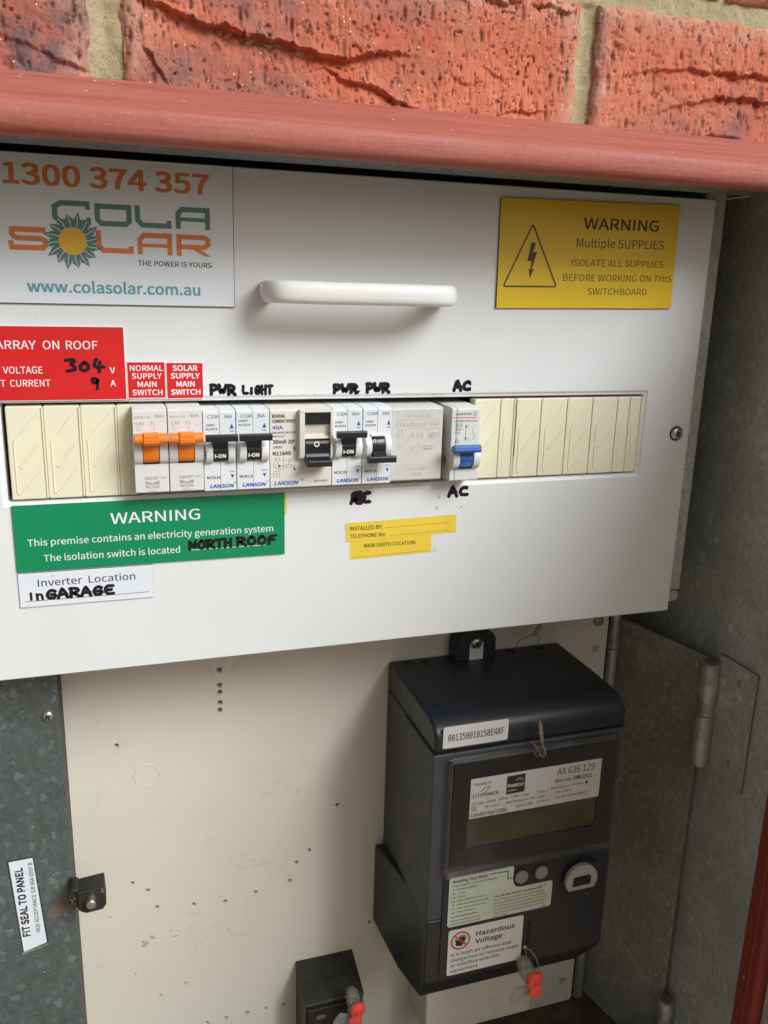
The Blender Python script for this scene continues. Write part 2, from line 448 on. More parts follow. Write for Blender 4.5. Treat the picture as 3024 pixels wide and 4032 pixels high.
def glyphs(txt, bold=0.0):
    k = (txt, bold, FONT)
    if k not in _gc:
        if ('H', bold, FONT) not in _gc and txt != 'H': glyphs('H', bold)
        vs, fs = _text_mesh(txt, bold)
        xs = [a for a, b in vs]; zs = [b for a, b in vs]
        capH = max(zs) if txt == 'H' else _gc[('H', bold, FONT)][3]
        # separate strokes of a letter may overlap: give each its own hair of depth
        par = list(range(len(vs)))
        def root(i):
            while par[i] != i: par[i] = par[par[i]]; i = par[i]
            return i
        for f in fs:
            for q in f[1:]: par[root(q)] = root(f[0])
        ids = {}; lift = [0.0015 * (ids.setdefault(root(i), len(ids)) % 3) for i in range(len(vs))]
        _gc[k] = (vs, fs, max(xs) - min(xs), capH, min(xs), lift)
    return _gc[k]

ORG = {}
def thing(name, label, cat, loc, group=None):
    o = bpy.data.objects.new(name, None); C.objects.link(o)
    o.empty_display_size = 0.01
    o.location = [c * MM for c in loc]; ORG[o] = loc
    o['label'] = label; o['category'] = cat
    if group: o['group'] = group
    return o
def build(name, mb, mat, parent=None, bevel=0, smooth=False, loc=None, seg=2, label=None, closed=True, kind=None, angle=35):
    me = bpy.data.meshes.new(name)
    org = ORG[parent] if parent else (loc or (0, 0, 0))
    me.from_pydata([((a - org[0]) * MM, (b - org[1]) * MM, (c - org[2]) * MM) for a, b, c in mb.v], [], mb.f)
    me.update()
    if closed:
        bm = bmesh.new(); bm.from_mesh(me); bmesh.ops.recalc_face_normals(bm, faces=bm.faces); bm.to_mesh(me); bm.free()
    o = bpy.data.objects.new(name, me); C.objects.link(o)
    me.materials.append(mat)
    if parent: o.parent = parent
    else: o.location = [c * MM for c in org]
    ORG[o] = org
    if bevel:
        b = o.modifiers.new('bevel', 'BEVEL'); b.width = bevel * MM; b.segments = seg; b.limit_method = 'ANGLE'; b.angle_limit = R(30)
        b.harden_normals = True; b.use_clamp_overlap = True
    if bevel or smooth:
        me.shade_smooth()
        if smooth and not bevel: me.set_sharp_from_angle(angle=R(angle))
        elif bevel: me.set_sharp_from_angle(angle=R(60))
    if label: o['label'] = label
    if kind: o['kind'] = kind
    return o
def tag(o, label, cat, group=None):
    o['label'] = label; o['category'] = cat
    if group: o['group'] = group
    return o
def printed(name, parent, mat, fn, kind=None):
    mb = MB(); fn(mb); return build(name, mb, mat, parent, closed=False, kind=kind)
def rrect(x0, x1, z0, z1, r, n=5, corners='all'):
    pts = []
    for cx, cz, a0 in ((x1 - r, z1 - r, 0), (x0 + r, z1 - r, 90), (x0 + r, z0 + r, 180), (x1 - r, z0 + r, 270)):
        for k in range(n + 1):
            a = R(a0 + 90 * k / n); pts.append((cx + r * math.cos(a), cz + r * math.sin(a)))
    return pts
def arc_profile(z0, z1, yb, h, n=10, yback=0):
    zc, hz = (z0 + z1) / 2, abs(z1 - z0) / 2
    pts = [(yback, zc + hz)]
    for k in range(n + 1):
        a = math.pi / 2 - math.pi * k / n
        pts.append((yb - h * math.cos(a), zc + hz * math.sin(a)))
    return pts + [(yback, zc - hz)]

# ================================================================== SETTING
gb = MB().box(-6000, 6000, -9000, 200, -1460, -1450)
build('ground', gb, plastic('paving_concrete', (0.34, 0.265, 0.175), 0.85, 0.2, 0.5, 3, 0.3, (0.2, 0.17, 0.12)), kind='structure')

# ------------------------------------------------------------------ brick wall
wall = thing('brick_wall', 'red clay brick wall with cream mortar joints above the meter box', 'wall', (200, 0, 152))
rng = np.random.default_rng(11)
def vnoise(X, Z, sc, seed):
    g = np.random.default_rng(seed).random((64, 64))
    x = X / sc + 1000.3; z = Z / sc + 1000.7
    xi = np.floor(x).astype(int); zi = np.floor(z).astype(int); fx = x - xi; fz = z - zi
    fx = fx * fx * (3 - 2 * fx); fz = fz * fz * (3 - 2 * fz)
    a = g[xi % 64, zi % 64]; b = g[(xi + 1) % 64, zi % 64]; c = g[xi % 64, (zi + 1) % 64]; d = g[(xi + 1) % 64, (zi + 1) % 64]
    return (a * (1 - fx) + b * fx) * (1 - fz) + (c * (1 - fx) + d * fx) * fz
def fbm(X, Z, sc, seed, o=4):
    r = 0; a = 1; t = 0
    for k in range(o):
        r = r + a * vnoise(X, Z, sc / 2 ** k, seed + k * 17); t += a; a *= 0.5
    return r / t
def brick(x0, x1, z0, z1, seed, creases=(), flash=0.0, step=0.7, zvis=None, grime=False):
    zlo = max(z0, (zvis or z0))
    nx = int((x1 - x0) / step) + 1; nz = int((z1 - zlo) / step) + 1
    xs = np.linspace(x0, x1, nx); zs = np.linspace(zlo, z1, nz)
    X, Z = np.meshgrid(xs, zs, indexing='ij')
    r = np.random.default_rng(seed)
    H = (fbm(X, Z, 45, seed, 3) - 0.5) * 3.0 + (fbm(X, Z, 5, seed + 5, 3) - 0.5) * 0.7
    dr = vnoise(X * 1.0, Z * 0.14, 1.3, seed + 9)                      # wire-drag lines, upright
    H += (dr - 0.5) * 0.35
    pit = np.zeros_like(X)
    for k in range(int((x1 - x0) * (z1 - zlo) / 13)):
        px, pz = r.uniform(x0, x1), r.uniform(zlo, z1)
        w_ = 0.28 + 0.75 * r.random() ** 2.2; w_ *= (1 if r.random() < .94 else 1.9); h_ = w_ * r.uniform(0.7, 4.5) if r.random() < .6 else w_; d = r.uniform(0.3, 1.5)
        i0, i1 = np.searchsorted(xs, px - 3 * w_), np.searchsorted(xs, px + 3 * w_)
        j0, j1 = np.searchsorted(zs, pz - 3 * h_), np.searchsorted(zs, pz + 3 * h_)
        q = ((X[i0:i1, j0:j1] - px) / w_) ** 2 + ((Z[i0:i1, j0:j1] - pz) / h_) ** 2
        s_ = np.exp(-q * q)
        H[i0:i1, j0:j1] -= d * s_
        if r.random() < 0.4: pit[i0:i1, j0:j1] = np.maximum(pit[i0:i1, j0:j1], s_ * 0.7)
    for k in range(int((x1 - x0) * (z1 - zlo) / 420)):                 # torn clay: ragged chips
        px, pz = r.uniform(x0, x1), r.uniform(zlo, z1); w_ = r.uniform(1.5, 5.5); h_ = w_ * r.uniform(.5, 1.2)
        i0, i1 = np.searchsorted(xs, px - 2 * w_), np.searchsorted(xs, px + 2 * w_)
        j0, j1 = np.searchsorted(zs, pz - 2 * h_), np.searchsorted(zs, pz + 2 * h_)
        if i1 <= i0 or j1 <= j0: continue
        Xa, Za = X[i0:i1, j0:j1], Z[i0:i1, j0:j1]
        q = ((Xa - px) / w_) ** 2 + ((Za - pz) / h_) ** 2 + (fbm(Xa, Za, 2.2, seed + k + 100, 2) - .5) * 2.2
        H[i0:i1, j0:j1] -= np.clip(0.75 - q, 0, 0.3) * r.uniform(1.2, 4.0)
    for pts, depth, L in creases:                                      # clay folds: overhang above, slope below
        px = [p[0] for p in pts]; pz = [p[1] for p in pts]
        base = np.interp(X, px, pz) + (fbm(X, X * 0, 9, seed + 31, 5) - 0.5) * 5.0
        base = base + (fbm(X, Z, 3.2, seed + 61, 3) - 0.5) * 3.4
        amp = np.interp(X, px, [depth * p[2] for p in pts], left=0, right=0)
        amp = 1.15 * amp * (0.45 + 0.6 * vnoise(X, X * 0, 22, seed + 77) + 0.5 * vnoise(X, Z, 4, seed + 78))
        d = base - Z
        Hc = np.where(d > 0, -np.exp(-d / L) * np.clip(d / 1.0, 0, 1), 0) + np.where(d <= 0, 0.35 * np.exp(d / 7.0), 0.35 * np.exp(-d / 2.0))
        H += amp * Hc
    H = np.maximum(H, -3.6 + 0.15 * H)
    e = np.minimum.reduce([X - x0, x1 - X, z1 - Z, (Z - z0)])
    en = e + (fbm(X, Z, 9, seed + 3, 3) - 0.5) * 3.0
    H -= np.exp(-np.clip(en, 0, None) / 1.6) * 3.2
    edge = np.exp(-(np.clip(en, 0, None) / 12) ** 2)
    fl = np.clip((fbm(X, Z, 60, seed + 41, 3) - 0.5) * 3 + flash, 0, 1)
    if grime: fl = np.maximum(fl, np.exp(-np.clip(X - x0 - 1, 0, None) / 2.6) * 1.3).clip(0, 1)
    jx = (fbm(X * 0, Z, 8, seed + 51, 3) - 0.5) * 3.0; jz = (fbm(X, Z * 0, 12, seed + 52, 3) - 0.5) * 2.5
    wx = np.exp(-np.minimum(X - x0, x1 - X) / 5); wz = np.exp(-(z1 - Z) / 5)
    XX = X + jx * wx; ZZ = Z + jz * wz; Y = -15 - H
    V = np.stack([XX, Y, ZZ], -1).reshape(-1, 3)
    idx = np.arange(nx * nz).reshape(nx, nz)
    Fq = np.stack([idx[:-1, :-1], idx[1:, :-1], idx[1:, 1:], idx[:-1, 1:]], -1).reshape(-1, 4)
    # side skirts back into the wall
    loop = list(idx[:, 0]) + list(idx[-1, 1:]) + list(idx[-2::-1, -1]) + list(idx[0, -2:0:-1])
    n0 = len(V); back = V[loop].copy(); back[:, 1] = 15
    V = np.concatenate([V, back]); m_ = len(loop)
    Sk = np.array([(loop[i], n0 + i, n0 + (i + 1) % m_, loop[(i + 1) % m_]) for i in range(m_)])
    F_ = np.concatenate([Fq, Sk])
    me = bpy.data.meshes.new('brick')
    org = np.array(ORG[wall])
    me.from_pydata(((V - org) * MM).tolist(), [], F_.tolist())
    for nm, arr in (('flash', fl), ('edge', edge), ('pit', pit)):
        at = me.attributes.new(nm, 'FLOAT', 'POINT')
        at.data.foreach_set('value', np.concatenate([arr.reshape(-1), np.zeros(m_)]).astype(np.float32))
    me.materials.append(M['brick']); me.shade_smooth()
    o = bpy.data.objects.new('brick', me); C.objects.link(o); o.parent = wall
    return o
brick(-170, 51.5, 138, 213.5, 3, creases=[([(-60, 178, .6), (0, 172, .8), (30, 163.5, .6), (38, 160.4, 1), (49.6, 156.4, 1), (52, 156, .5)], 2.2, 3)], flash=0.75, zvis=146)
brick(66.9, 304.3, 138, 212.5, 21, creases=[
       ([(72, 192, .3), (80, 188.5, .8), (97, 183, 1.3), (115, 181, 1.7), (130, 178.5, 1.7), (148, 176, 1.5), (164, 174, 1.4), (175, 173.6, 1.3), (188, 176.6, .8), (200, 179.5, .5), (214, 176, 0)], 4.0, 7.5),
       ([(155, 168.5, 0), (164, 169, .5), (173, 164.5, .9), (184.5, 162.2, 1), (193, 160, 1.2), (198, 158, 1.2), (209, 153.6, .8), (214, 152, 0)], 3.6, 3.5),
       ([(228, 174, 0), (233, 170.5, .7), (240, 167.5, .8), (249, 169, .3), (254, 169, 0)], 2.4, 3),
       ([(244, 176, 0), (250, 175, .5), (262, 172, .5), (268, 171, 0)], 2.0, 4),
       ([(258, 155.5, 0), (264, 156, .9), (280, 158, .9), (286, 158, 0)], 2.6, 3),
       ([(75, 170, 0), (77, 168, 1), (80, 165, 1.2), (82, 160.5, 1.2), (85, 155, .8), (87, 153, 0)], 3.0, 2.5),
       ([(240, 210, 0), (250, 208.5, 1), (266, 208.5, 1), (272, 209, 0), (280, 209.5, .9), (296, 208.5, .9), (300, 209, 0)], 3.2, 3)], flash=0.05, step=0.5, zvis=146)
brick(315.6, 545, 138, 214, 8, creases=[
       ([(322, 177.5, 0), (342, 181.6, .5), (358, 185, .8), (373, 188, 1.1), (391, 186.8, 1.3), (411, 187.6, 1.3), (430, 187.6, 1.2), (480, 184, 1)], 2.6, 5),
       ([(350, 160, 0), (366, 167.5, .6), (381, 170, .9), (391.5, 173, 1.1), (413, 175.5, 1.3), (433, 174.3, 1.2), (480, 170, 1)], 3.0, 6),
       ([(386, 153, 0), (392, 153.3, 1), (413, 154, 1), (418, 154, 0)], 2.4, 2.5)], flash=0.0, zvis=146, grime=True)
brick(-60, 178, 224.5, 300, 31, flash=0.2, step=1.2)
brick(190, 392, 225, 300, 33, flash=0.3, step=1.2)
brick(398, 640, 225, 300, 35, flash=0.1, step=1.2)
# mortar: a recessed sandy sheet with its own relief
def mortar():
    xs = np.linspace(-170, 560, 700); zs = np.linspace(140, 300, 150)
    X, Z = np.meshgrid(xs, zs, indexing='ij')
    Y = -10.5 + (fbm(X, Z, 6, 91, 4) - 0.5) * 2.2
    for jc in (59, 309.5):                                             # tooled joints are hollow
        Y += np.exp(-((X - jc) / 4.5) ** 2) * np.where(Z < 214, 1.6, 0)
    V = np.stack([X, Y, Z], -1).reshape(-1, 3) - np.array(ORG[wall])
    idx = np.arange(X.size).reshape(X.shape)
    F_ = np.stack([idx[:-1, :-1], idx[1:, :-1], idx[1:, 1:], idx[:-1, 1:]], -1).reshape(-1, 4)
    me = bpy.data.meshes.new('mortar'); me.from_pydata((V * MM).tolist(), [], F_.tolist()); me.materials.append(M['mortar']); me.shade_smooth()
    o = bpy.data.objects.new('mortar', me); C.objects.link(o); o.parent = wall
mortar()
# coarse continuation of the wall, outside the picture
def plain_wall():
    mb = MB()
    for (x0, x1, z0, z1) in ((-900, -171, -1450, 300), (561, 1400, -1450, 300), (-900, 1400, 301, 900), (-170, 560, -1450, -640)):
        mb.box(x0, x1, -13, 20, z0, z1)
    build('outer_masonry', mb, M['brick'], wall)
plain_wall()

# ------------------------------------------------------------------ meter box
XW = 457.0; XL = -100.0
mbx = thing('meter_box', 'galvanised steel meter box with a red painted frame set in the brick wall', 'meter box', (180, 70, -600))
prof = [(-13, 153.6), (-18, 152.2), (-40, 143.8), (-66, 133.3), (-68.6, 132.2), (-69.2, 131.9), (-70.0, 131.2), (-70.5, 129), (-70.8, 125.2), (-70.4, 122.8), (-69.2, 120.8), (-67.2, 119.4), (-64.5, 118.9), (-62, 119.0), (-61.5, 120.5), (-61.5, 128.5), (-13, 128.5)]
build('top_frame', MB().prism(prof, XL - 60, XW + 75, 'x'), M['red_paint'], mbx, smooth=True, angle=50)
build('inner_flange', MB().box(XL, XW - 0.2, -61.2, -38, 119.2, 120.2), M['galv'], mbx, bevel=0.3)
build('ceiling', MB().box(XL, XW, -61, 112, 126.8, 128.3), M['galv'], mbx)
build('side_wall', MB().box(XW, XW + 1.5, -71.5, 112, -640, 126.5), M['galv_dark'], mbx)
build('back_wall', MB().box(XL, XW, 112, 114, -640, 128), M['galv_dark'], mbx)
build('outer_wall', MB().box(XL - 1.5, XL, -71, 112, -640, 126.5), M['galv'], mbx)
build('floor', MB().box(XL, XW - 0.3, -61, 111.5, -552, -550), M['floor'], mbx)
sf = [(-71.8, XW + 0.2), (-87, XW + 0.2), (-89.5, XW + 2.5), (-89.5, XW + 40), (-13, XW + 40), (-13, XW + 1.8), (-71.8, XW + 1.8)]
build('side_frame', MB().prism([(b, a) for a, b in sf], -640, 120, 'z'), M['red_door'], mbx, bevel=1.0)
build('seam_rib', MB().tube([(XW - 0.1, -81, -640), (XW - 0.1, -81, 119)], 0.8, 6), M['red_door'], mbx)
# open door on the right, hinged behind the frame
dr = MB().box(XW + 6, XW + 12, -480, -91, -640, 124)
ang = R(5); T = Matrix.Translation((XW + 6, -91, 0)) @ Matrix.Rotation(ang, 4, 'Z') @ Matrix.Translation((-XW - 6, 91, 0))
build('door', dr.xform(T), M['galv_dark'], mbx, bevel=1.5)
build('door_rim', MB().box(XW + 1.5, XW + 14, -492, -480.5, -640, 124).xform(T), M['red_door'], mbx, bevel=1)
# galvanised mounting rail beside the switch panel
build('rail', MB().box(414, 430.2, 8, 9.5, -138.6, 126.6).box(414, 415.5, 9.6, 60, -138.6, 126.6), M['galv_dark'], mbx, bevel=0.5)
build('rail_bracket', MB().prism(rrect(410, 429.6, -147, -139.4, 3), 8, 11, 'y'), M['galv_dark'], mbx, bevel=0.4)
# left flange with folded edge
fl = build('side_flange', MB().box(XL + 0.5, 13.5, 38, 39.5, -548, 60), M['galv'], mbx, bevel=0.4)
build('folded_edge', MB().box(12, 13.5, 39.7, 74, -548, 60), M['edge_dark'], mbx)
def screw(name, c, r, y, parent, h=None, mat='zinc', slot=True):
    h = h or r * 0.5
    o = build(name, MB().cyl(c, r, y, y - 0.4).dome(c, r, y - 0.4, h), M[mat], parent, smooth=True, angle=50)
    if slot:
        k = r * 0.5; yy = y - 0.4 - h - 0.04
        a = math.pi / 5
        mb = MB()
        for t in (a, a + math.pi / 2):
            ca, sa = math.cos(t), math.sin(t)
            q = [(c[0] + u * ca - v * sa, c[1] + u * sa + v * ca) for u, v in ((-k, -k * .28), (k, -k * .28), (k, k * .28), (-k, k * .28))]
            mb.prism(q, yy - 0.02 * (t > 1), yy + 0.4, 'y')
        build('cross_slot', mb, M['recess'], parent)
    return o
screw('screw', (6.7, -193.7), 3.6, 38, mbx)
# brown corrosion patch on the flange beside the seal block
build('corrosion', MB().flat([(-2.2, -330.4), (-.6, -328.4), (1.2, -327.6), (3, -326.2), (4.4, -325.4), (5.8, -323.2), (8.2, -321.6), (10.2, -321.8), (10.2, -325.4), (8.8, -328.8), (8.0, -333), (6.2, -333.6), (5.6, -336), (4.6, -335.2), (3.6, -337.2), (2.0, -336.6), (.6, -338.2), (-.6, -336.8), (-2.6, -337.4), (-3.2, -334.4), (-2.6, -332.6)], 37.93), M['rust'], mbx, closed=False)

# side plate on the right, swung between the hinge on the wall and the board
def plate_piece():
    mb = MB()
    A = Vector((431.5, 84)); B = Vector((452.2, -5.5)); d = (B - A).normalized(); nrm = Vector((-d.y, d.x)) * 0.8
    pts = [A + nrm, B + nrm, B - nrm, A - nrm]
    lo = [(-541), (-541)]
    zt = (-187.5, -187.5)
    vs = [(p.x, p.y, -187.3) for p in pts] + [(p.x, p.y, -548) for p in pts]
    mb.add(vs, [(0, 1, 2, 3), (7, 6, 5, 4)] + [(i, i + 4, (i + 1) % 4 + 4, (i + 1) % 4) for i in range(4)])
    return mb
sp = thing('side_plate', 'dark galvanised steel plate hinged to the right wall beside the meter', 'steel plate', (440, 40, -548))
build('plate', plate_piece(), M['galv_plate'], sp, bevel=0.3)
edge = MB().tube([(431.5, 84, -187.0), (452.4, -5.6, -187.0), (452.4, -5.6, -545)], 0.65, 6)
build('rusty_edge', edge, M['rust'], sp)
def hinge(z0, z1, parent):
    ax = (449.6, -12.0)
    zm = (z0 + z1) / 2
    build('hinge_barrel', MB().cyl(ax, 6.0, z0, zm - 0.4, 'z', 20), M['dull_metal'], parent, smooth=True, angle=50)
    build('hinge_barrel', MB().cyl(ax, 6.0, zm + 0.4, z1, 'z', 20), M['dull_metal'], parent, smooth=True, angle=50)
    build('hinge_pin', MB().cyl(ax, 4.4, z0 - 0.6, z1 + 1.2, 'z', 16), M['rust'], parent, smooth=True, angle=50)
hinge(-268.5, -188.5, sp)
hinge(-548, -480, sp)
build('hinge_leaf', MB().box(XW - 1.6, XW - 0.05, -50, -13, -272, -182), M['galv_dark'], sp, bevel=0.3)
build('leaf_outline', MB().tube([(XW - 1.0, -13, -181.6), (XW - 1.0, -50.4, -181.6), (XW - 1.0, -50.4, -272)], 0.5, 5), M['rust'], sp)
def xrivet(c, r, x, parent):
    mb = MB(); mb.dome((0, 0), r, 0, r * 0.45)
    mb.xform(Matrix.Translation((x, c[0], c[1])) @ Matrix.Rotation(R(-90), 4, 'Z'))
    build('rivet', mb, M['dull_metal'], parent, smooth=True)
for c in ((-36, -194.1), (-36, -256)): xrivet(c, 2.6, XW - 1.6, sp)
for z in (-196, -256): xrivet((4, z), 3.0, 449.0, sp)
xrivet((4, -470), 2.6, 449.0, sp)

# ================================================================== WHITE SWITCH PANEL
pn = thing('switch_panel', 'white steel switchboard panel with a long slot for the row of breakers', 'panel', (200, 10, -150))
def panel_mesh():
    mb = MB()
    X0, X1, Z0, Z1 = XL + 6, 416.3, -150.3, 120.7
    def ring(x0, x1, z0, z1, y): return [(x0, y, z0), (x1, y, z0), (x1, y, z1), (x0, y, z1)]
    rings = [ring(X0, X1, Z0, Z1, 17), ring(X0, X1, Z0, Z1, 0), ring(-3.2, 381.6, -52.6, 3.4, 0), ring(-2.2, 380.6, -51.6, 2.4, 1.1), ring(-0.8, 379, -50.2, 0.9, 1.3), ring(-0.4, 378.5, -49.8, 0.5, 9)]
    vs = sum(rings, [])
    fs = []
    for k in range(len(rings) - 1):
        for i in range(4):
            fs.append((k * 4 + i, k * 4 + (i + 1) % 4, (k + 1) * 4 + (i + 1) % 4, (k + 1) * 4 + i))
    return mb.add(vs, fs)
build('panel_sheet', panel_mesh(), M['white'], pn, bevel=0.9, closed=True)
build('slot_backing', MB().box(-6, 386, 60, 62, -60, 12), M['recess'], pn)
screw('panel_screw', (406.3, -25.0), 4.1, -0.05, pn, 2.0)
build('washer', MB().cyl((406.3, -25), 4.9, -0.02, -0.35, n=24), M['recess'], pn)
# handle: thick rounded bar bent back into the panel at both ends
hp = [(136, 1, 59.4), (134.5, -8, 59.4), (134.2, -14, 59.4), (135.5, -19, 59.4), (138.5, -22.8, 59.4), (143, -24.5, 59.4), (160, -25.2, 59.3), (190, -25.5, 59.2), (215, -25.2, 59.2), (224, -24.4, 59.2), (230.5, -22.2, 59.2), (234, -18.5, 59.2), (235.4, -13, 59.2), (235.4, -6, 59.2), (234, 1, 59.2)]
def handle():
    mb = MB(); N = 18; P = [Vector(p) for p in hp]; vs = []; fs = []
    for i, p in enumerate(P):
        a = P[max(0, i - 1)]; b = P[min(len(P) - 1, i + 1)]; t = (b - a).normalized()
        up = Vector((0, 0, 1)); u = t.cross(up).normalized()
        for k in range(N):
            q = 2 * math.pi * k / N; cu, su = math.cos(q), math.sin(q)
            e = 0.8
            vs.append(p + u * (4.4 * math.copysign(abs(cu) ** e, cu)) + up * (5.9 * math.copysign(abs(su) ** e, su)))
    for i in range(len(P) - 1):
        for k in range(N): fs.append((i * N + k, i * N + (k + 1) % N, (i + 1) * N + (k + 1) % N, (i + 1) * N + k))
    return mb.add(vs, fs)
ho = build('handle', handle(), M['gloss_white'], pn, smooth=True, angle=80)
ss = ho.modifiers.new('sub', 'SUBSURF'); ss.levels = 1; ss.render_levels = 2
# paint blisters and specks on the panel
bi = ink('brown_blister', (0.52, 0.40, 0.26))
for x, z, r in ((240.1, -59.3, 1.0), (239.0, -66.4, 0.8), (238.7, -93.3, 0.9)): printed('paint_blister', pn, bi, lambda mb: mb.ring((x, z), r * .8, 0.32, -0.04, 14, r * 1.25))
printed('paint_speck', pn, M['rust'], lambda mb: [mb.disc(c, r, -0.04, 8) for c, r in (((255.2, -66.7), .45), ((191.6, -101.1), .25), ((240.2, -60), .35), ((239.1, -67), .4), ((325, -62), .18), ((162, 3.8), .3), ((20, 45), .25))], kind='stuff')

# ------------------------------------------------------------------ handwriting: marker strokes
HW = {
 'P': [[(0.1, 0), (0.15, 1)], [(0.05, .95), (.55, 1), (.9, .8), (.8, .5), (.2, .42)]],
 'W': [[(0, 1), (.12, .1), (.45, .6), (.6, .05), (.95, 1)]],
 'R': [[(0.1, 0), (0.15, 1)], [(0, .95), (.6, 1), (.95, .78), (.7, .52), (.2, .45), (.6, .3), (1, 0)]],
 'L': [[(0.1, 1), (0.1, .05), (.9, .1)]], 'I': [[(.5, .75), (.5, 0)]],
 'G': [[(.9, .8), (.5, 1), (.1, .6), (.15, .1), (.6, 0), (.9, .2), (.9, .45), (.5, .45)]],
 'H': [[(.1, 1), (.1, 0)], [(.1, .5), (.85, .55)], [(.85, 1), (.85, 0)]],
 'T': [[(0, .95), (1, 1)], [(.5, .95), (.5, 0)]],
 'A': [[(0, 0), (.35, 1), (.55, .95), (.95, 0)], [(.2, .38), (.85, .42)]],
 'C': [[(.95, .85), (.5, .95), (.15, .55), (.25, .1), (1, .12)]],
 'N': [[(.1, 0), (.12, 1)], [(.12, 1), (.85, 0.02), (.9, 1)]],
 'O': [[(.5, 1), (.1, .7), (.12, .2), (.5, 0), (.88, .25), (.9, .75), (.5, 1)]],
 'F': [[(.12, 0), (.15, .95), (.95, 1)], [(.15, .5), (.75, .52)]],
 'E': [[(.9, .95), (.12, .95), (.12, .05), (.95, .05)], [(.12, .5), (.75, .5)]],
 'n': [[(.1, .6), (.15, 0)], [(.1, .4), (.5, .62), (.8, .45), (.85, 0)]],
 '3': [[(0, .9), (.6, 1), (.85, .8), (.35, .58), (.85, .4), (.8, .1), (.1, .0)]],
 '0': [[(.5, .7), (.1, .5), (.15, .15), (.5, 0), (.85, .2), (.85, .55), (.5, .7)]],
 '4': [[(.45, 1), (.1, .35), (1.1, .35)], [(.75, .75), (.65, -.05)]],
 '9': [[(.8, .75), (.45, 1), (.12, .8), (.3, .5), (.8, .6), (.8, .9), (.7, 0)]],
}
def hand(mb, txt, x0, x1, z0, z1, w_, y, skew=0.0):
    n = len(txt); cw = (x1 - x0) / n; k = 0
    for i, ch in enumerate(txt):
        if ch == ' ': continue
        for st in HW[ch]:
            k += 1
            pts = [(x0 + cw * (i + 0.06) + a * cw * 0.84, z0 + b * (z1 - z0) + skew * (i * cw + a * cw)) for a, b in st]
            # round the stroke with a light Chaikin pass
            for _ in range(2):
                q = [pts[0]]
                for a, b in zip(pts, pts[1:]):
                    q += [(a[0] * .75 + b[0] * .25, a[1] * .75 + b[1] * .25), (a[0] * .25 + b[0] * .75, a[1] * .25 + b[1] * .75)]
                pts = q + [pts[-1]]
            pts = [(a + random.uniform(-.12, .12), b + random.uniform(-.12, .12)) for a, b in pts]
            mb.stroke(pts, w_ * 1.35, y - 0.012 * k)
def writing(txt, x0, x1, z0, z1, w_, skew=0.0): printed('handwriting', pn, M['ink_marker'], lambda mb: hand(mb, txt, x0, x1, z0, z1, w_, -0.05, skew))
writing('PWR', 104.2, 118.2, 4.6, 9.6, 1.45, -0.04)
writing('LIGHT', 121.6, 138.6, 4.4, 8.8, 1.2, 0.0)
writing('PWR', 173.0, 187.6, 4.4, 9.0, 1.55)
writing('PWR', 192.4, 206.6, 4.4, 9.4, 1.55)
writing('AC', 246.4, 257.4, 5.0, 10.4, 1.7)
writing('AC', 246.2, 259.4, -59.6, -53.9, 1.7)
def scribble(mb):
    hand(mb, 'AC', 184.2, 196.2, -60.8, -54.2, 1.6, -0.05)
    hand(mb, 'EC', 186.5, 196.5, -61.2, -53.8, 1.6, -0.12)
    hand(mb, 'WF', 185.2, 194.5, -60.6, -55.2, 1.7, -0.2)
printed('scribbled_writing', pn, M['ink_marker'], scribble)

# ------------------------------------------------------------------ filler strips
def filler(widths, x0, label):
    t = thing('filler_strip', label, 'blanking strip', (x0, 0, -49), 'cream blanking strips filling the breaker slot')
    x = x0
    for w_ in widths:
        x1 = x + w_
        pts = [(x + 0.15, -49.3), (x1 - 0.15, -49.3), (x1 - 0.15, -0.5), (x + 0.15, -0.5)]
        b = build('blank', MB().prism(pts, -0.4, 8, 'y'), M['cream'], t, bevel=0.7)
        build('divider_rib', MB().box(x1 - 0.9, x1 + 0.05, -1.1, 2, -48.8, -1.0), M['cream'], t, bevel=0.3)
        e = MB(); yy = -0.42
        if w_ > 12:
            a, c = x + 3, x1 - 3
            e.tube([(c, yy, -4.2), (a, yy, -18.5), (a, yy, -45.5), (a + .8, yy, -46.6), (c, yy, -33.5)], 0.42, 6)
            e.tube([(a + 2.2, yy, -31.5), (c - .8, yy, -20.0), (c + .1, yy, -20.4), (a + 3.1, yy, -32.6), (a + 2.2, yy, -31.5)], 0.40, 6)
        else:
            a, c = x + 2.2, x1 - 1.6
            e.tube([(c, yy, -14.2), (a, yy, -18.5), (a, yy, -45.5), (a + .8, yy, -46.6), (c, yy, -41)], 0.26, 6)
            e.tube([(a + 1.2, yy, -31.5), (c, yy, -27.5), (c, yy, -28.6), (a + 1.8, yy, -32.3)], 0.24, 6)
        build('moulded_line', e, M['cream'], b)
        x = x1
    return t
filler((18, 18, 18, 8.7), 2.4 - 1.2, 'cream blanking strip at the left end of the slot, left of the orange switches')
filler((18, 9), 260.6, 'short cream blanking strip directly right of the blue switch')
filler((18, 18, 18, 18, 9, 8.2), 288.3, 'long cream blanking strip filling the right end of the slot')
printed('snapped_edge', pn, M['recess'], lambda mb: mb.stroke([(288.15 + random.uniform(-.25, .25), -1.5 - k * 1.5) for k in range(24)], 0.5, -1.2))

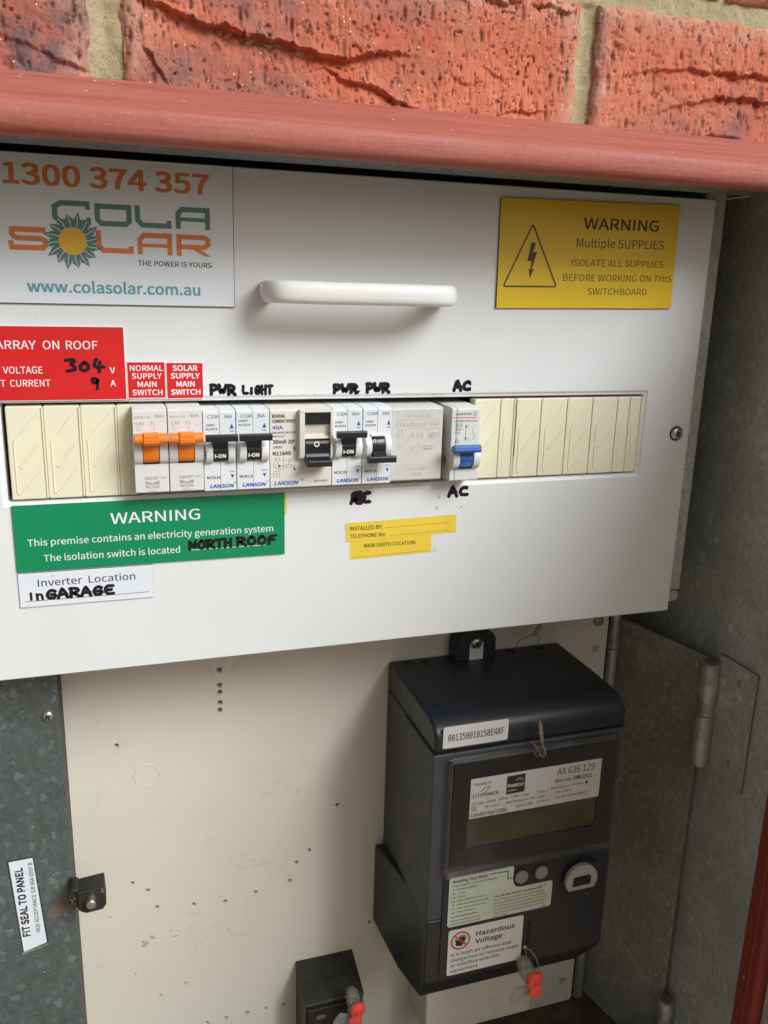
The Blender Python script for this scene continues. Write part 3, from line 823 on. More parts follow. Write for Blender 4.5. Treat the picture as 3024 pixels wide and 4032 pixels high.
# ------------------------------------------------------------------ breakers
def body_profile(zt, zb, yf):
    return [(45, zt + 1.5), (yf + 2.2, zt + 0.35), (yf, zt - 0.6), (yf, zb + 0.6), (yf + 1.5, zb), (45, zb - 1.0)]
YF = -12.0
def lanson_breaker(x0, x1, rating, model, on, label, z_n=-13.2, z_v=-11.1):
    t = thing('circuit_breaker', label, 'circuit breaker', ((x0 + x1) / 2, 10, -47), 'black toggle circuit breakers in the row')
    xm = (x0 + x1) / 2
    zt, zb = -2.9, -46.9
    for a, b in ((x0 + .1, xm - .04), (xm + .04, x1 - .1)):
        build('body_half', MB().prism(body_profile(zt, zb, YF), a, b, 'x'), M['blue_white'], t, bevel=0.35)
    xs0, xs1 = xm - 4.0, xm + 3.9
    for a, b in ((x0 + 0.9, xs0), (xs1, x1 - 0.9)):
        build('cheek', MB().prism(arc_profile(-18.6, -31.0, YF, 4.6), a, b, 'x'), M['blue_white'], t, bevel=0.5)
    build('hood', MB().prism([(xs0 - .1, -17.4), (xs1 + .1, -17.4), (xs1 + .1, -18.9), (xs0 - .1, -18.9)], -13.2, -11, 'y'), M['blue_white'], t, bevel=0.3)
    build('cheek_window', MB().prism([(x0 + 1.15, -23.5), (x0 + 1.9, -23.2), (x0 + 1.9, -25.6), (x0 + 1.15, -25.4)], -16.55, -12, 'y'), M['port'], t)
    tg = build('toggle', MB().prism(arc_profile(-19.0, -30.3, YF, 3.6), xs0 + .2, xs1 - .2, 'x'), M['black'], t, smooth=True, angle=50)
    zc = -15.9 if on else -30.5
    build('toggle_bar', MB().prism(rrect(-23.0, -19.4, zc - 1.85, zc + 1.85, 0.7, 3), x0 + 0.25, x1 - 0.35, 'x'), M['black'], t, bevel=0.4)
    if on: build('toggle_arm', MB().prism([(-13, -20.6), (-16.2, -22.4), (-20.3, -17.6), (-20, -15), (-13, -17.8)], xs0 + .2, xs1 - .2, 'x'), M['black'], t, bevel=0.4)
    else: build('toggle_arm', MB().prism([(-13, -28.4), (-16.2, -26.4), (-20.5, -29.2), (-20, -31.8), (-13, -31.2)], xs0 + .2, xs1 - .2, 'x'), M['black'], t, bevel=0.4)
    y = YF - 0.03
    # the toggle's own lettering sits on its curved face
    if on: printed('toggle_marking', t, M['ink_white'], lambda mb: mb.text('I-ON', xm - 3.1, xm + 2.7, -27.6, 2.1, -15.75, 0.035))
    else:
        def off(mb):
            mb.ring((xm - 2.6, -21.2), 0.85, 0.4, -15.1, 14); mb.text('-OFF', xm - 1.2, xm + 3.4, -22.0, 1.7, -15.3, 0.02)
        printed('toggle_marking', t, M['ink_white'], off)
    L = x0
    def blue(mb):
        mb.flat([(L + 14.2, -12.5), (L + 16.4, -12.5), (L + 15.3, -9.7)], y); mb.flat([(L + 14.2, -37.6), (L + 16.2, -37.6), (L + 15.2, -40.0)], y)
    printed('arrow_mark', t, M['ink_blue'], blue)
    def steel(mb):
        mb.text(rating, L + 2.5, L + 8.7, -6.8, 1.8, y, 0.01); mb.text('3kA', L + 11.2, L + 15.7, -6.8, 1.8, y, 0.01)
        mb.text('ON', L + 14.2, L + 16.3, -14.3, 1.0, y, 0.02); mb.text('OFF', L + 13.8, L + 16.8, -36.5, 0.95, y, 0.02)
    printed('rating_lettering', t, M['ink_steel'], steel)
    def blk(mb):
        mb.text('240V', L + 1.5, L + 6.3, z_v, 1.25, y, 0.015); mb.text('N13374', L + 1.5, L + 7.8, z_n, 1.2, y, 0.015)
        mb.text(model, L + 1.6, L + 8.7, -39.8, 1.5, y, 0.015)
    printed('small_lettering', t, M['ink_black'], blk)
    def logo(mb):
        mb.text('LANSON', L + 3.0, L + 15.6, -44.9, 2.1, y, 0.03, shear=0.22); mb.ring((L + 16.6, -42.0), 0.55, 0.16, y, 12)
        for k in range(3): mb.flat([(L + 3.4, -44.35 + k * .62), (L + 3.4, -44.45 + k * .62), (L + 15.4, -44.45 + k * .62), (L + 15.4, -44.35 + k * .62)], y + 0.012)
    printed('maker_logo', t, M['ink_blue'], logo)
    return t
def nhp_breaker(x0, x1, model, rating, code, label):
    t = thing('main_switch', label, 'main switch', ((x0 + x1) / 2, 10, -47), 'orange main switches')
    zt, zb = -1.3, -46.1; xm = (x0 + x1) / 2
    build('body', MB().prism([(45, zt + 1.5), (YF + 2.2, zt + 0.3), (YF, zt - 0.9), (YF, -17.6), (YF + 1.5, -18), (YF + 1.5, -29.6), (YF - .6, -30.0), (YF - .6, zb + 0.6), (YF + 1.5, zb), (45, zb - 1.0)], x0 + .12, x1 - .12, 'x'), M['grey_white'], t, bevel=0.35)
    for a, b in ((x0 + .15, xm - 4.3), (xm + 4.2, x1 - .15)):
        build('cheek', MB().prism(arc_profile(-17.2, -30.0, YF - 0.2, 3.4), a, b, 'x'), M['grey_white'], t, bevel=0.35)
    build('slot_shadow', MB().box(xm - 4.2, xm + 4.1, -13, -11.6, -30.1, -17), M['recess'], t)
    build('toggle', MB().prism(arc_profile(-17.0, -29.5, YF, 3.6), xm - 4.0, xm + 3.9, 'x'), M['orange'], t, smooth=True, angle=50)
    bar = MB().cyl((-20.0, -15.5), 2.75, x0 + .3, x1 - .5, 'x', 24)
    bo = build('toggle_bar', bar, M['orange'], t, bevel=0.35)
    build('grip_block', MB().prism([(-22.6, -12.4), (-23.4, -13), (-23.4, -17.4), (-20.5, -19.4), (-15, -19.5), (-15, -13), (-20, -12.2)], xm - 4.0, xm + 3.7, 'x'), M['orange'], t, bevel=0.4)
    for zz in (-14.2, -15.9): build('grip_rib', MB().tube([(xm - 3.6, -23.4, zz), (xm + 3.3, -23.4, zz)], 0.28, 6), M['orange'], bo)
    y = YF - 0.03; y2 = YF - 0.64; L = x0
    def g(mb):
        mb.text(model, L + 1.3, L + 9.0, -6.1, 1.15, y, 0.01); mb.text('6kA', L + 11.5, L + 16, -5.9, 1.7, y, 0.02)
        mb.text(rating, L + 1.6, L + 6.0, -9.6, 1.65, y, 0.02); mb.text('230V~', L + 1.8, L + 4.8, -11.0, .7, y); mb.text('50Hz', L + 1.9, L + 4.2, -12.5, .7, y)
        mb.text('OFF', L + 13.1, L + 16.4, -38.5, 1.35, y2, 0.015)
        mb.text('NHP', L + 5.2, L + 12.3, -38.7, 1.7, y2, 0.05)
        mb.flat([(L + 5.2, -39.2), (L + 8.9, -40.4), (L + 12.5, -39.2), (L + 12.5, -41.2), (L + 5.2, -41.2)], y2)
        mb.text('MOD6', L + 5.3, L + 12.4, -43.4, 1.8, y2, 0.02); mb.text(code, L + 6.7, L + 11, -45.2, .9, y2)
        mb.stroke([(L + 11.2, -7.6), (L + 11.2, -12.6)], 0.16, y, 'flat'); mb.flat([(L + 10.8, -9.6), (L + 11.6, -9.6), (L + 11.2, -8.4)], y - .01)
        mb.stroke([(L + 9.0, -9.2), (L + 9.6, -10.4), (L + 9.9, -10.5), (L + 9.9, -11.4), (L + 10.7, -11.4), (L + 10.7, -12.4)], 0.16, y, 'flat')
        mb.text('INS', L + 9.3, L + 10.4, -8.9, 1.0, y, 0.02)
    printed('lettering', t, M['ink_grey'], g)
    return t
nhp_breaker(62.6, 80.2, 'MOD6-1-40', 'C40', '691022', 'orange toggle switch marked C40 under the normal supply label')
nhp_breaker(80.4, 98.4, 'MOD6-1-20', 'C20', '691019', 'orange toggle switch marked C20 under the solar supply label')
lanson_breaker(98.5, 115.9, 'C20A', 'MCB120', True, 'black toggle breaker switched on directly right of the orange switches')
lanson_breaker(116.1, 134.2, 'C10A', 'MCB110', True, 'black toggle breaker marked C10A under the word LIGHT', -11.3, -9.1)
lanson_breaker(169.5, 187.1, 'C20A', 'MCB120', True, 'black toggle breaker switched on directly right of the residual current device')
lanson_breaker(187.3, 204.6, 'C20A', 'MCB120', False, 'black toggle breaker switched off with its bar down, left of the grey blank unit')

# residual current device
rc = thing('residual_current_device', 'double width residual current device with a big black rocker marked O', 'safety switch', (152, 10, -47))
build('body', MB().prism(body_profile(-2.9, -46.9, YF), 134.4, 169.3, 'x'), M['warm_white'], rc, bevel=0.4)
fr = MB()
fr.prism([(150.0, -2.8), (169.0, -2.8), (169.0, -4.2), (150.0, -4.2)], -16.4, -11.5, 'y')
build('frame_top', fr, M['warm_white'], rc, bevel=0.35)
for a, b in ((150.0, 153.0), (167.4, 169.0)):
    build('frame_side', MB().prism([(-11.5, -4.2), (-16.4, -4.2), (-16.4, -27), (-15, -29.8), (-11.5, -29.8)], a, b, 'x'), M['warm_white'], rc, bevel=0.35)
build('test_button', MB().box(153.3, 167.2, -15.2, -12, -10.6, -4.6), M['black'], rc, bevel=0.4)
build('button_notch', MB().box(159.0, 161.5, -15.35, -15, -7.3, -5.4), M['recess'], rc)
build('recess_panel', MB().prism([(-12.1, -10.8), (-13.6, -11), (-12.6, -16.6), (-14.6, -18.2), (-14.6, -19.1), (-12, -19.3)], 153.0, 167.4, 'x'), M['dirty_warm'], rc, bevel=0.3)
rk = [(-12, -19.4), (-15.2, -19.6), (-16.3, -21.5), (-15.9, -24), (-15.2, -27), (-16.2, -29), (-19.5, -29.8), (-21.8, -29.4), (-22.6, -30.2), (-22.6, -32.8), (-21.8, -33.5), (-16, -33.2), (-12, -31)]
build('rocker', MB().prism(rk, 153.2, 167.2, 'x'), M['black'], rc, bevel=0.5)
printed('rocker_mark', rc, M['ink_white'], lambda mb: mb.ring((159.6, -21.6), 1.25, 0.6, -16.6, 20))
yy = YF - 0.03
def rcd_txt(mb):
    mb.text('RESIDUAL', 135.6, 143.0, -7.2, 1.8, yy, 0.03); mb.text('CURRENT DEVICE', 135.6, 148.7, -10.0, 1.8, yy, 0.03)
    mb.text('6kA MCB OR FUSE', 135.8, 149.0, -16.0, 1.1, yy, 0.02); mb.text('BACK-UP', 135.8, 142.6, -18.0, 1.0, yy, 0.02)
    mb.text('30mA', 135.9, 143.6, -21.6, 2.2, yy, 0.03); mb.text('2P', 144.4, 148.2, -21.6, 2.1, yy, 0.04)
    mb.text('240V', 135.9, 141.3, -24.2, 1.45, yy, 0.015); mb.text('N11649', 135.9, 146.0, -28.1, 2.2, yy, 0.03)
    mb.text('RCD24030', 159.4, 167.0, -43.8, 1.0, yy, 0.015)
    w_ = 0.2
    for q in ([(137.2, -29.5), (138.2, -29.5), (138.2, -30.8), (139.5, -34.5)], [(137.2, -29.5), (137.2, -32.2)], [(139.6, -28.8), (139.6, -30.4), (139.3, -31.2)], [(142.0, -28.8), (142, -30.3), (141.7, -31.4), (142.1, -36)],
              [(139.6, -33), (139.6, -36)], [(137.6, -35.6), (142.1, -35.6)], [(137.6, -33), (137.6, -35.6)], [(136.3, -32.2), (136.3, -34.6), (136.9, -34.6)], [(140, -34.0), (144.0, -34.0)], [(145.0, -31.6), (145, -33.2)]):
        mb.stroke(q, w_, yy, 'flat')
    for k in range(5): mb.stroke([(139.4 + k * 1.0, -30.9), (139.9 + k * 1.0, -30.9)], w_, yy - .01, 'flat')
    mb.rect_line(144.4, 146.3, -31.6, -30.3, .2, yy); mb.rect_line(143.4, 146.4, -35.0, -33.3, .2, yy - .01)
    mb.flat([(138.8, -33.6), (140.2, -33.6), (140.2, -34.5), (138.8, -34.5)], yy - .02)
    mb.rect_line(136.2, 139.9, -40.2, -36.8, .16, yy)
    mb.stroke([(136.9, -38.8), (137.4, -38.1), (138.0, -38.4), (138.5, -38.9), (139.2, -38.3)], .22, yy, 'flat')
printed('lettering', rc, M['ink_black'], rcd_txt)
def rcd_blue(mb):
    mb.flat([(147.2, -24.8), (148.9, -24.8), (148.05, -22.7)], yy); mb.flat([(147.2, -35.4), (148.9, -35.4), (148.05, -37.1)], yy)
    mb.text('ON', 147.3, 148.9, -25.9, .8, yy, .03); mb.text('OFF', 147.0, 149.0, -34.8, .8, yy, .03)
    mb.text('40A', 135.8, 141.6, -13.7, 2.1, yy, 0.02)
    mb.text('LANSON', 136.6, 149.8, -44.9, 2.3, yy, 0.03, shear=0.22); mb.ring((152.4, -42.2), .75, .2, yy, 14); mb.disc((152.4, -42.2), .3, yy, 10)
printed('blue_lettering', rc, M['ink_blue'], rcd_blue)

# bell transformer, with raised moulded lettering
tr = thing('bell_transformer', 'plain grey double width transformer unit with embossed markings left of the gap', 'transformer', (221, 10, -47))
build('body', MB().prism(body_profile(-3.3, -46.4, -10.2), 204.9, 236.6, 'x'), M['shell'], tr, bevel=0.7)
yt = -10.32
def emb(mb):
    mb.text('8V~1.0A', 214.4, 228.7, -8.9, 1.9, yt); mb.text('Friedland T80', 208.2, 234.9, -14.1, 2.9, yt)
    for z in (-9.9, -15.3): mb.stroke([(208, z), (234.8, z)], .16, yt, 'flat')
    mb.ring((210.2, -18.6), 1.9, .25, yt, 18, 2.6); mb.text('P', 209.5, 211, -19.5, 2.0, yt)
    mb.stroke([(212.7, -20.3), (215, -20.3)], .2, yt, 'flat'); mb.stroke([(215.5, -20.4), (219, -20.4), (217.8, -17.4), (217.3, -20.4)], .22, yt)
    mb.rect_line(220.5, 224.5, -21.4, -17.4, .25, yt); mb.rect_line(221.5, 223.5, -20.4, -18.4, .25, yt)
    mb.rect_line(228, 235, -21.4, -17.6, .25, yt); mb.text('NAT', 229, 234, -20.6, 2.2, yt)
    for k, r in enumerate((1.9, 1.4, 0.9)): mb.stroke([(210.1 - r, -25 - k * .9), (210.1 + r, -25 - k * .9)], .25, yt, 'flat')
    mb.stroke([(217.8, -26), (223, -26), (222.2, -28.2), (218.6, -28.2), (217.8, -26)], .25, yt); mb.stroke([(218.5, -25.8), (222, -23.6), (222.3, -26)], .22, yt - .01)
    mb.text('MAX 40', 224.2, 230.8, -26.2, .8, yt); mb.text('AMBIENT', 224.2, 230.8, -27.8, .8, yt)
    mb.stroke([(207.6, -36.6), (234, -36.6), (234, -39)], .16, yt, 'flat'); mb.text('220-240V~', 212.5, 229.6, -39.9, 2.2, yt); mb.text('50Hz', 217.8, 224.9, -43.2, 2.0, yt)
    for x, z in ((208.6, -6), (234.3, -6), (208.4, -39.6), (233.6, -39.6)): mb.stroke([(x - .5, z - .5), (x, z + .8), (x + .5, z - .5)], .16, yt, 'flat')
eo = printed('embossed_lettering', tr, M['shell'], emb)
sm = eo.modifiers.new('solid', 'SOLIDIFY'); sm.thickness = 0.15 * MM; sm.offset = 0

# blue breaker
ac = thing('circuit_breaker', 'breaker with a blue toggle switched on, beside the word AC', 'circuit breaker', (250, 10, -47))
build('body', MB().prism(body_profile(-3.7, -47.3, -13.0), 244.3 - 0.2, 259.0, 'x'), M['grey_white'], ac, bevel=0.5)
build('body_left', MB().prism(body_profile(-3.7, -47.3, -13.0), 240.9, 243.95, 'x'), M['grey_white'], ac, bevel=0.5)
for a, b in ((241.2, 245.6), (254.2, 258.6)):
    build('cheek', MB().prism(arc_profile(-27.2, -39.4, -13, 4.6), a, b, 'x'), M['grey_white'], ac, bevel=0.5)
build('slot_shadow', MB().box(245.5, 254.3, -14.5, -12.9, -39.3, -28), M['recess'], ac)
build('toggle', MB().prism(arc_profile(-28.6, -39.0, -13, 3.7), 245.7, 254.1, 'x'), M['blue'], ac, smooth=True, angle=50)
build('toggle_step', MB().box(245.9, 253.9, -17.2, -13, -34.0, -32.6).box(245.9, 253.9, -16.9, -13, -31.8, -30), M['blue'], ac, bevel=0.3)
build('toggle_bar', MB().prism([(-20.6, -23.9), (-22.6, -24.5), (-23.2, -27.3), (-21.8, -28.6), (-18, -28.6), (-17, -25.4)], 239.6, 256.4, 'x'), M['blue'], ac, bevel=0.4)
build('side_plug', MB().cyl((-4.5, -36), 3.2, 240.85, 240.7, 'x', 18), M['port'], ac)
ya = -13.03
printed('toggle_marking', ac, M['ink_paleblue'], lambda mb: mb.text('I ON', 246.6, 252.6, -37.6, 1.9, -16.4, .01))
def ac_txt(mb):
    mb.text('LANSON', 243.2, 252.8, -7.9, 1.5, ya, 0.03, shear=.25); mb.text('LANMCB45120', 243.0, 256.8, -11.8, 1.2, ya, 0.015)
    mb.rect_line(242.8, 247.8, -15.0, -12.6, .18, ya); mb.text('4500', 243.4, 247.3, -14.4, 1.2, ya - .01)
    mb.text('240V~', 243.1, 248.3, -16.8, 1.25, ya); mb.text('C20', 243.1, 246.4, -18.8, 1.3, ya)
    mb.stroke([(250.1, -15), (250.1, -21.2)], .25, ya, 'flat'); mb.flat([(249.4, -15.2), (250.9, -15.2), (250.1, -13)], ya - .01); mb.flat([(249.4, -21), (250.9, -21), (250.1, -23.3)], ya - .01)
    mb.ring((251.8, -22.7), .5, .18, ya, 12); mb.stroke([(251.6, -13.3), (251.6, -14.4)], .2, ya, 'flat')
    mb.stroke([(242.9, -23.9), (246.5, -23.9), (244.7, -21.5), (242.9, -23.9)], .2, ya); mb.ring((244.7, -23.0), .5, .18, ya - .01, 12)
    mb.stroke([(254.9, -14), (254.9, -15.4), (254.2, -16.6), (254.8, -19.4), (255.9, -19.4), (255.9, -20.3), (254.9, -20.6), (255.6, -21.4), (255, -22.2), (254.4, -22.4), (253.8, -23.4)], .2, ya, 'flat')
    mb.ring((255.4, -7.0), 1.35, .2, ya, 18); mb.stroke([(254.9, -6.1), (254.9, -7.9), (256.0, -7.9)], .22, ya - .01, 'flat'); mb.stroke([(255.6, -6.1), (255.6, -7.5)], .2, ya - .01, 'flat')
printed('lettering', ac, M['ink_dim'], ac_txt)
printed('red_stripe', ac, M['ink_red'], lambda mb: mb.flat([(241.6, -9.5), (256.0, -9.55), (256.0, -9.05), (241.6, -9.0)], ya))

# ================================================================== SIGNS ON THE PANEL
def sign(name, label, cat, x0, x1, z0, z1, th, mat, core=None, rot=0, bev=0.15, group=None, grow=0.0, face_r=0):
    t = thing(name, label, cat, ((x0 + x1) / 2, 0, z0), group)
    y0 = -0.02
    if core: build('backing', MB().box(x0 - grow, x1 + grow, y0 - th, y0, z0 - grow, z1 + grow), M[core], t)
    build('face', MB().box(x0, x1, y0 - th - 0.18, y0 - th - 0.004 if core else y0, z0, z1), M[mat], t, bevel=0.08)
    return t, y0 - th - 0.18 - 0.03
# solar company sign
sg, ys = sign('company_sign', 'white company sign with orange phone number and a sun logo, upper left', 'sign', -42, 118, 50.8, 120.3, 1.0, 'sign_white', 'core', grow=0.3)
def s_orange(mb):
    mb.text('1300 374 357', 9.4, 106.2, 106.1, 9.7, ys, 0.035)
    sw = 2.55
    h = sw / 2
    mb.stroke([(26.8, 86.8 - h), (13.5, 86.8 - h), (11.6, 85.3), (11.4, 83.6), (12.4, 81.9), (14, 81.4), (24.5, 81.4), (26.2, 80.5), (26.4, 78.6), (25.2, 77.1), (9.9, 77.1)], sw, ys, 'flat')
    mb.flat([(9.6, 78.38), (12, 78.38), (12, 80.2), (9.6, 80.2)], ys)
    mb.stroke([(51.2, 86.6), (51.3, 79.4), (53.2, 77.1), (67.9, 77.1)], sw, ys, 'flat'); mb.flat([(65.4, 78.38), (67.9, 78.38), (67.9, 79.5), (65.4, 79.5)], ys)
    mb.stroke([(71.0, 75.8), (71.0, 82.8), (73, 85.1), (86.9, 85.1)], sw, ys, 'flat'); mb.flat([(84.4, 83.82), (86.9, 83.82), (86.9, 75.8), (84.4, 75.8)], ys)
    mb.flat([(72.3, 81.2), (84.4, 81.2), (84.4, 79.4), (72.3, 79.4)], ys)
    mb.stroke([(89, 85.1), (103.2, 85.1), (105.0, 83.8), (105.0, 81.6), (103, 80.2), (91.5, 80.2)], 2.4, ys, 'flat')
    mb.flat([(89, 83.9), (91.5, 83.9), (91.5, 75.8), (89, 75.8)], ys); mb.flat([(97.5, 79.0), (101.2, 79.0), (106.6, 75.8), (103.2, 75.8)], ys)
printed('orange_lettering', sg, M['ink_orange'], s_orange)
def s_teal(mb):
    sw = 2.5
    mb.stroke([(47.9, 98.6), (34.5, 98.6), (31.6, 96.8), (31.5, 92.0), (33.8, 89.8), (48.2, 89.8)], sw, ys, 'flat'); mb.flat([(45.6, 97.35), (47.9, 97.35), (47.9, 95.9), (45.6, 95.9)], ys); mb.flat([(46, 91.05), (48.2, 91.05), (48.2, 92.2), (46, 92.2)], ys)
    mb.stroke([(51.3, 99.2), (51.3, 91.6), (53, 89.9), (64.5, 89.9), (66.3, 91.4), (66.3, 97.9), (52.55, 97.9)], sw, ys, 'flat')
    mb.stroke([(70.4, 99.2), (70.4, 92.4), (72.6, 90.0), (86.9, 90.0)], sw, ys, 'flat'); mb.flat([(84.5, 91.25), (86.9, 91.25), (86.9, 92.6), (84.5, 92.6)], ys)
    mb.stroke([(90.2, 89), (90.2, 96.2), (92.2, 98.4), (106.2, 98.4)], sw, ys, 'flat'); mb.flat([(103.7, 97.15), (106.2, 97.15), (106.2, 89), (103.7, 89)], ys); mb.flat([(91.45, 94.6), (103.7, 94.6), (103.7, 92.7), (91.45, 92.7)], ys)
printed('teal_lettering', sg, M['ink_teal'], s_teal)
def s_leaves(mb):
    cx, cz = 39.1, 80.9
    for k in range(16):
        a = 2 * math.pi * k / 16 + 0.12; ln = 12.9 + (1.2 if k % 2 else 0); da = 0.10
        def Pp(r, t): return (cx + r * math.cos(a + t), cz + r * math.sin(a + t))
        mb.flat([Pp(5.8, -.28), Pp(8.6, -.27), Pp(8.9, -.20), Pp(10.7, -.19), Pp(11.0, -.11), Pp(ln, .04), Pp(11.2, .13), Pp(10.4, .17), Pp(9.6, .15), Pp(9.0, .24), Pp(7.6, .2), Pp(5.8, .22)], ys - 0.03 - 0.004 * k)
printed('leaf_print', sg, M['ink_teal'], s_leaves)
def s_veins(mb):
    cx, cz = 39.1, 80.9
    for k in range(16):
        a = 2 * math.pi * k / 16 + 0.12
        mb.stroke([(cx + r * math.cos(a + t), cz + r * math.sin(a + t)) for r, t in ((6, -.04), (9, -.03), (12, .03))], 0.32, ys - 0.11, 'flat')
printed('leaf_vein_print', sg, M['sign_white'], s_veins)
printed('sun_print', sg, M['ink_sun'], lambda mb: mb.disc((39.1, 80.9), 6.6, ys - 0.14, 32))
printed('slogan', sg, M['ink_black'], lambda mb: mb.text('THE POWER IS YOURS', 69.6, 106.6, 70.3, 2.55, ys, 0.005))
printed('web_address', sg, M['ink_teal2'], lambda mb: mb.text('www.colasolar.com.au', 16.4, 100.4, 56.1, 5.7, ys, 0.03))

# yellow warning sign: built square, hung slightly tilted
yw, yy_ = sign('warning_sign', 'yellow warning sign with a lightning triangle, upper right of the white panel', 'sign', 270.5, 390.5, 53.9, 114.9, 1.3, 'yellow', 'core')
def y_txt(mb):
    mb.text('WARNING', 324.6, 376.4, 99.3, 6.4, yy_, 0.02); mb.text('Multiple SUPPLIES', 320.8, 381.2, 89.0, 5.0, yy_, -0.004)
    mb.text('ISOLATE ALL SUPPLIES', 318.3, 382.0, 78.3, 3.9, yy_, -0.004); mb.text('BEFORE WORKING ON THIS', 313.2, 389.0, 69.7, 3.9, yy_, -0.004); mb.text('SWITCHBOARD', 330.2, 371.9, 61.8, 3.9, yy_, -0.004)
    A, B_, D = (291.4, 101.2), (274.2, 66.2), (308.9, 66.3)
    q = []
    for p0, p1, p2 in ((D, A, B_), (A, B_, D), (B_, D, A)):
        p0, p1, p2 = Vector(p0), Vector(p1), Vector(p2); a = p1 + (p0 - p1).normalized() * 1.6; b = p1 + (p2 - p1).normalized() * 1.6
        q += [a, (a + b + 2 * p1) / 4, b]
    q.append((q[0] + q[-1]) / 2); q.insert(0, q[-1])
    mb.stroke([tuple(p) for p in q], 1.0, yy_, 'flat')
    mb.flat([(290.9, 91.0), (293.9, 90.9), (292.2, 84.6), (295.0, 85.3), (292.9, 79.0)][:3] + [(289.0, 80.6)], yy_ - .01)
    mb.flat([(288.6, 80.4), (291.5, 85.4), (295.2, 86.0), (292.0, 80.8)], yy_ - .02)
    mb.flat([(292.3, 83.5), (295.0, 85.9), (292.0, 75.5), (291.0, 75.6)], yy_ - .03)
    mb.flat([(289.9, 76.6), (291.6, 75.6), (293.6, 76.2), (291.0, 70.9)], yy_ - .04)
printed('lettering', yw, M['ink_brown'], y_txt)
yw.rotation_euler = (0, R(-0.9), 0)

# red array label
ra, yr = sign('array_label', 'large red label about the solar array on the roof, at the left edge', 'label', -62, 60.8, 2.6, 39.5, 0.5, 'red', 'ink_white', grow=0.35)
def ra_txt(mb):
    mb.text('ARRAY', -0.4, 18.4, 28.3, 4.2, yr); mb.text('ON', 21.6, 29.4, 28.3, 4.2, yr); mb.text('ROOF', 32.6, 47.8, 28.3, 4.2, yr); mb.text('PV', -14, -6.5, 28.3, 4.2, yr)
    mb.text('VOLTAGE', 2.2, 20.7, 16.2, 3.4, yr, 0.0); mb.text('OPEN CIRCUIT', -30, -1.4, 16.2, 3.4, yr); mb.text('CURRENT', 5.0, 24.0, 9.6, 3.4, yr, 0.0); mb.text('SHORT CIRCUIT', -27.5, 2.9, 9.6, 3.4, yr)
    mb.text('V', 53.1, 55.8, 16.1, 3.1, yr); mb.text('A', 53.1, 55.8, 9.4, 3.1, yr)
printed('lettering', ra, M['ink_white'], ra_txt)
def ra_hand(mb):
    hand(mb, '304', 31.6, 50.4, 17.2, 23.3, 1.35, yr - .02); hand(mb, '9', 43.2, 48.2, 8.2, 13.8, 1.2, yr - .02)
printed('handwriting', ra, M['ink_marker'], ra_hand)
def small_label(x0, x1, z0, z1, first, label):
    t, y = sign('supply_label', label, 'label', x0, x1, z0, z1, 0.4, 'red', 'ink_white', grow=0.35, group='red main switch labels')
    c = (x0 + x1) / 2
    def f(mb):
        for s_, w_, z in ((first, 16.8 if first == 'NORMAL' else 13.0, 17.2), ('SUPPLY', 15.2, 13.1), ('MAIN', 9.6, 8.8), ('SWITCH', 15.4, 4.5)):
            mb.text(s_, c - w_ / 2 + .2, c + w_ / 2 + .2, z, 2.9, y, 0.0 if first == 'NORMAL' else 0.015)
    printed('lettering', t, M['ink_white'], f)
small_label(61.9, 80.8, 3.1, 21.7, 'NORMAL', 'small red label reading normal supply main switch')
small_label(81.8, 100.5, 2.7, 21.3, 'SOLAR', 'small red label reading solar supply main switch')

# green warning sign
gs, yg = sign('generation_sign', 'green warning sign below the breakers with handwritten north roof', 'sign', 0.6, 144.7, -88.6, -52.2, 0.9, 'green')
def g_txt(mb):
    mb.text('WARNING', 49.3, 96.8, -64.8, 6.1, yg, 0.005); mb.text('This premise contains an electricity generation system', 6.9, 137.9, -74.5, 3.7, yg, -0.003)
    mb.text('The isolation switch is located', 14.3, 85.3, -83.5, 3.7, yg, -0.003); mb.flat([(89.5, -82.7), (133, -82.5), (133, -82.2), (89.5, -82.4)], yg)
printed('lettering', gs, M['ink_white'], g_txt)
printed('handwriting', gs, M['ink_marker'], lambda mb: hand(mb, 'NORTH', 89.9, 114.6, -82.2, -77.6, 1.35, yg - 0.02, 0.015) or hand(mb, 'ROOF', 116.6, 140.4, -81.8, -77.0, 1.35, yg - 0.02))
tag(build('tape_sliver', MB().box(144.9, 146.1, -0.14, -0.02, -65.3, -53.8), M['yellow2'], loc=(145, 0, -60)), 'thin yellow tape sliver showing at the right edge of the green sign', 'tape')
# inverter label
il, yi = sign('inverter_label', 'white label reading inverter location, below the green sign', 'label', 0.8, 70.0, -108.6, -89.6, 0.7, 'sign_white', 'core', grow=0.05)
def i_txt(mb):
    mb.text('Inverter  Location', 10.3, 60.6, -97.4, 4.1, yi, 0.0); mb.flat([(3.4, -105.5), (67.6, -105.45), (67.6, -105.15), (3.4, -105.2)], yi)
    mb.stroke([(17.4, -92.2), (18.1, -91.6), (18.7, -92.2)], .2, yi)
printed('lettering', il, M['ink_black'], i_txt)
def i_hand(mb):
    hand(mb, 'In', 4.4, 13.2, -104.6, -99.6, 0.95, yi - .02); hand(mb, 'GARAGE', 13.8, 49.6, -104.7, -99.7, 1.35, yi - .02)
printed('handwriting', il, M['ink_marker'], i_hand)
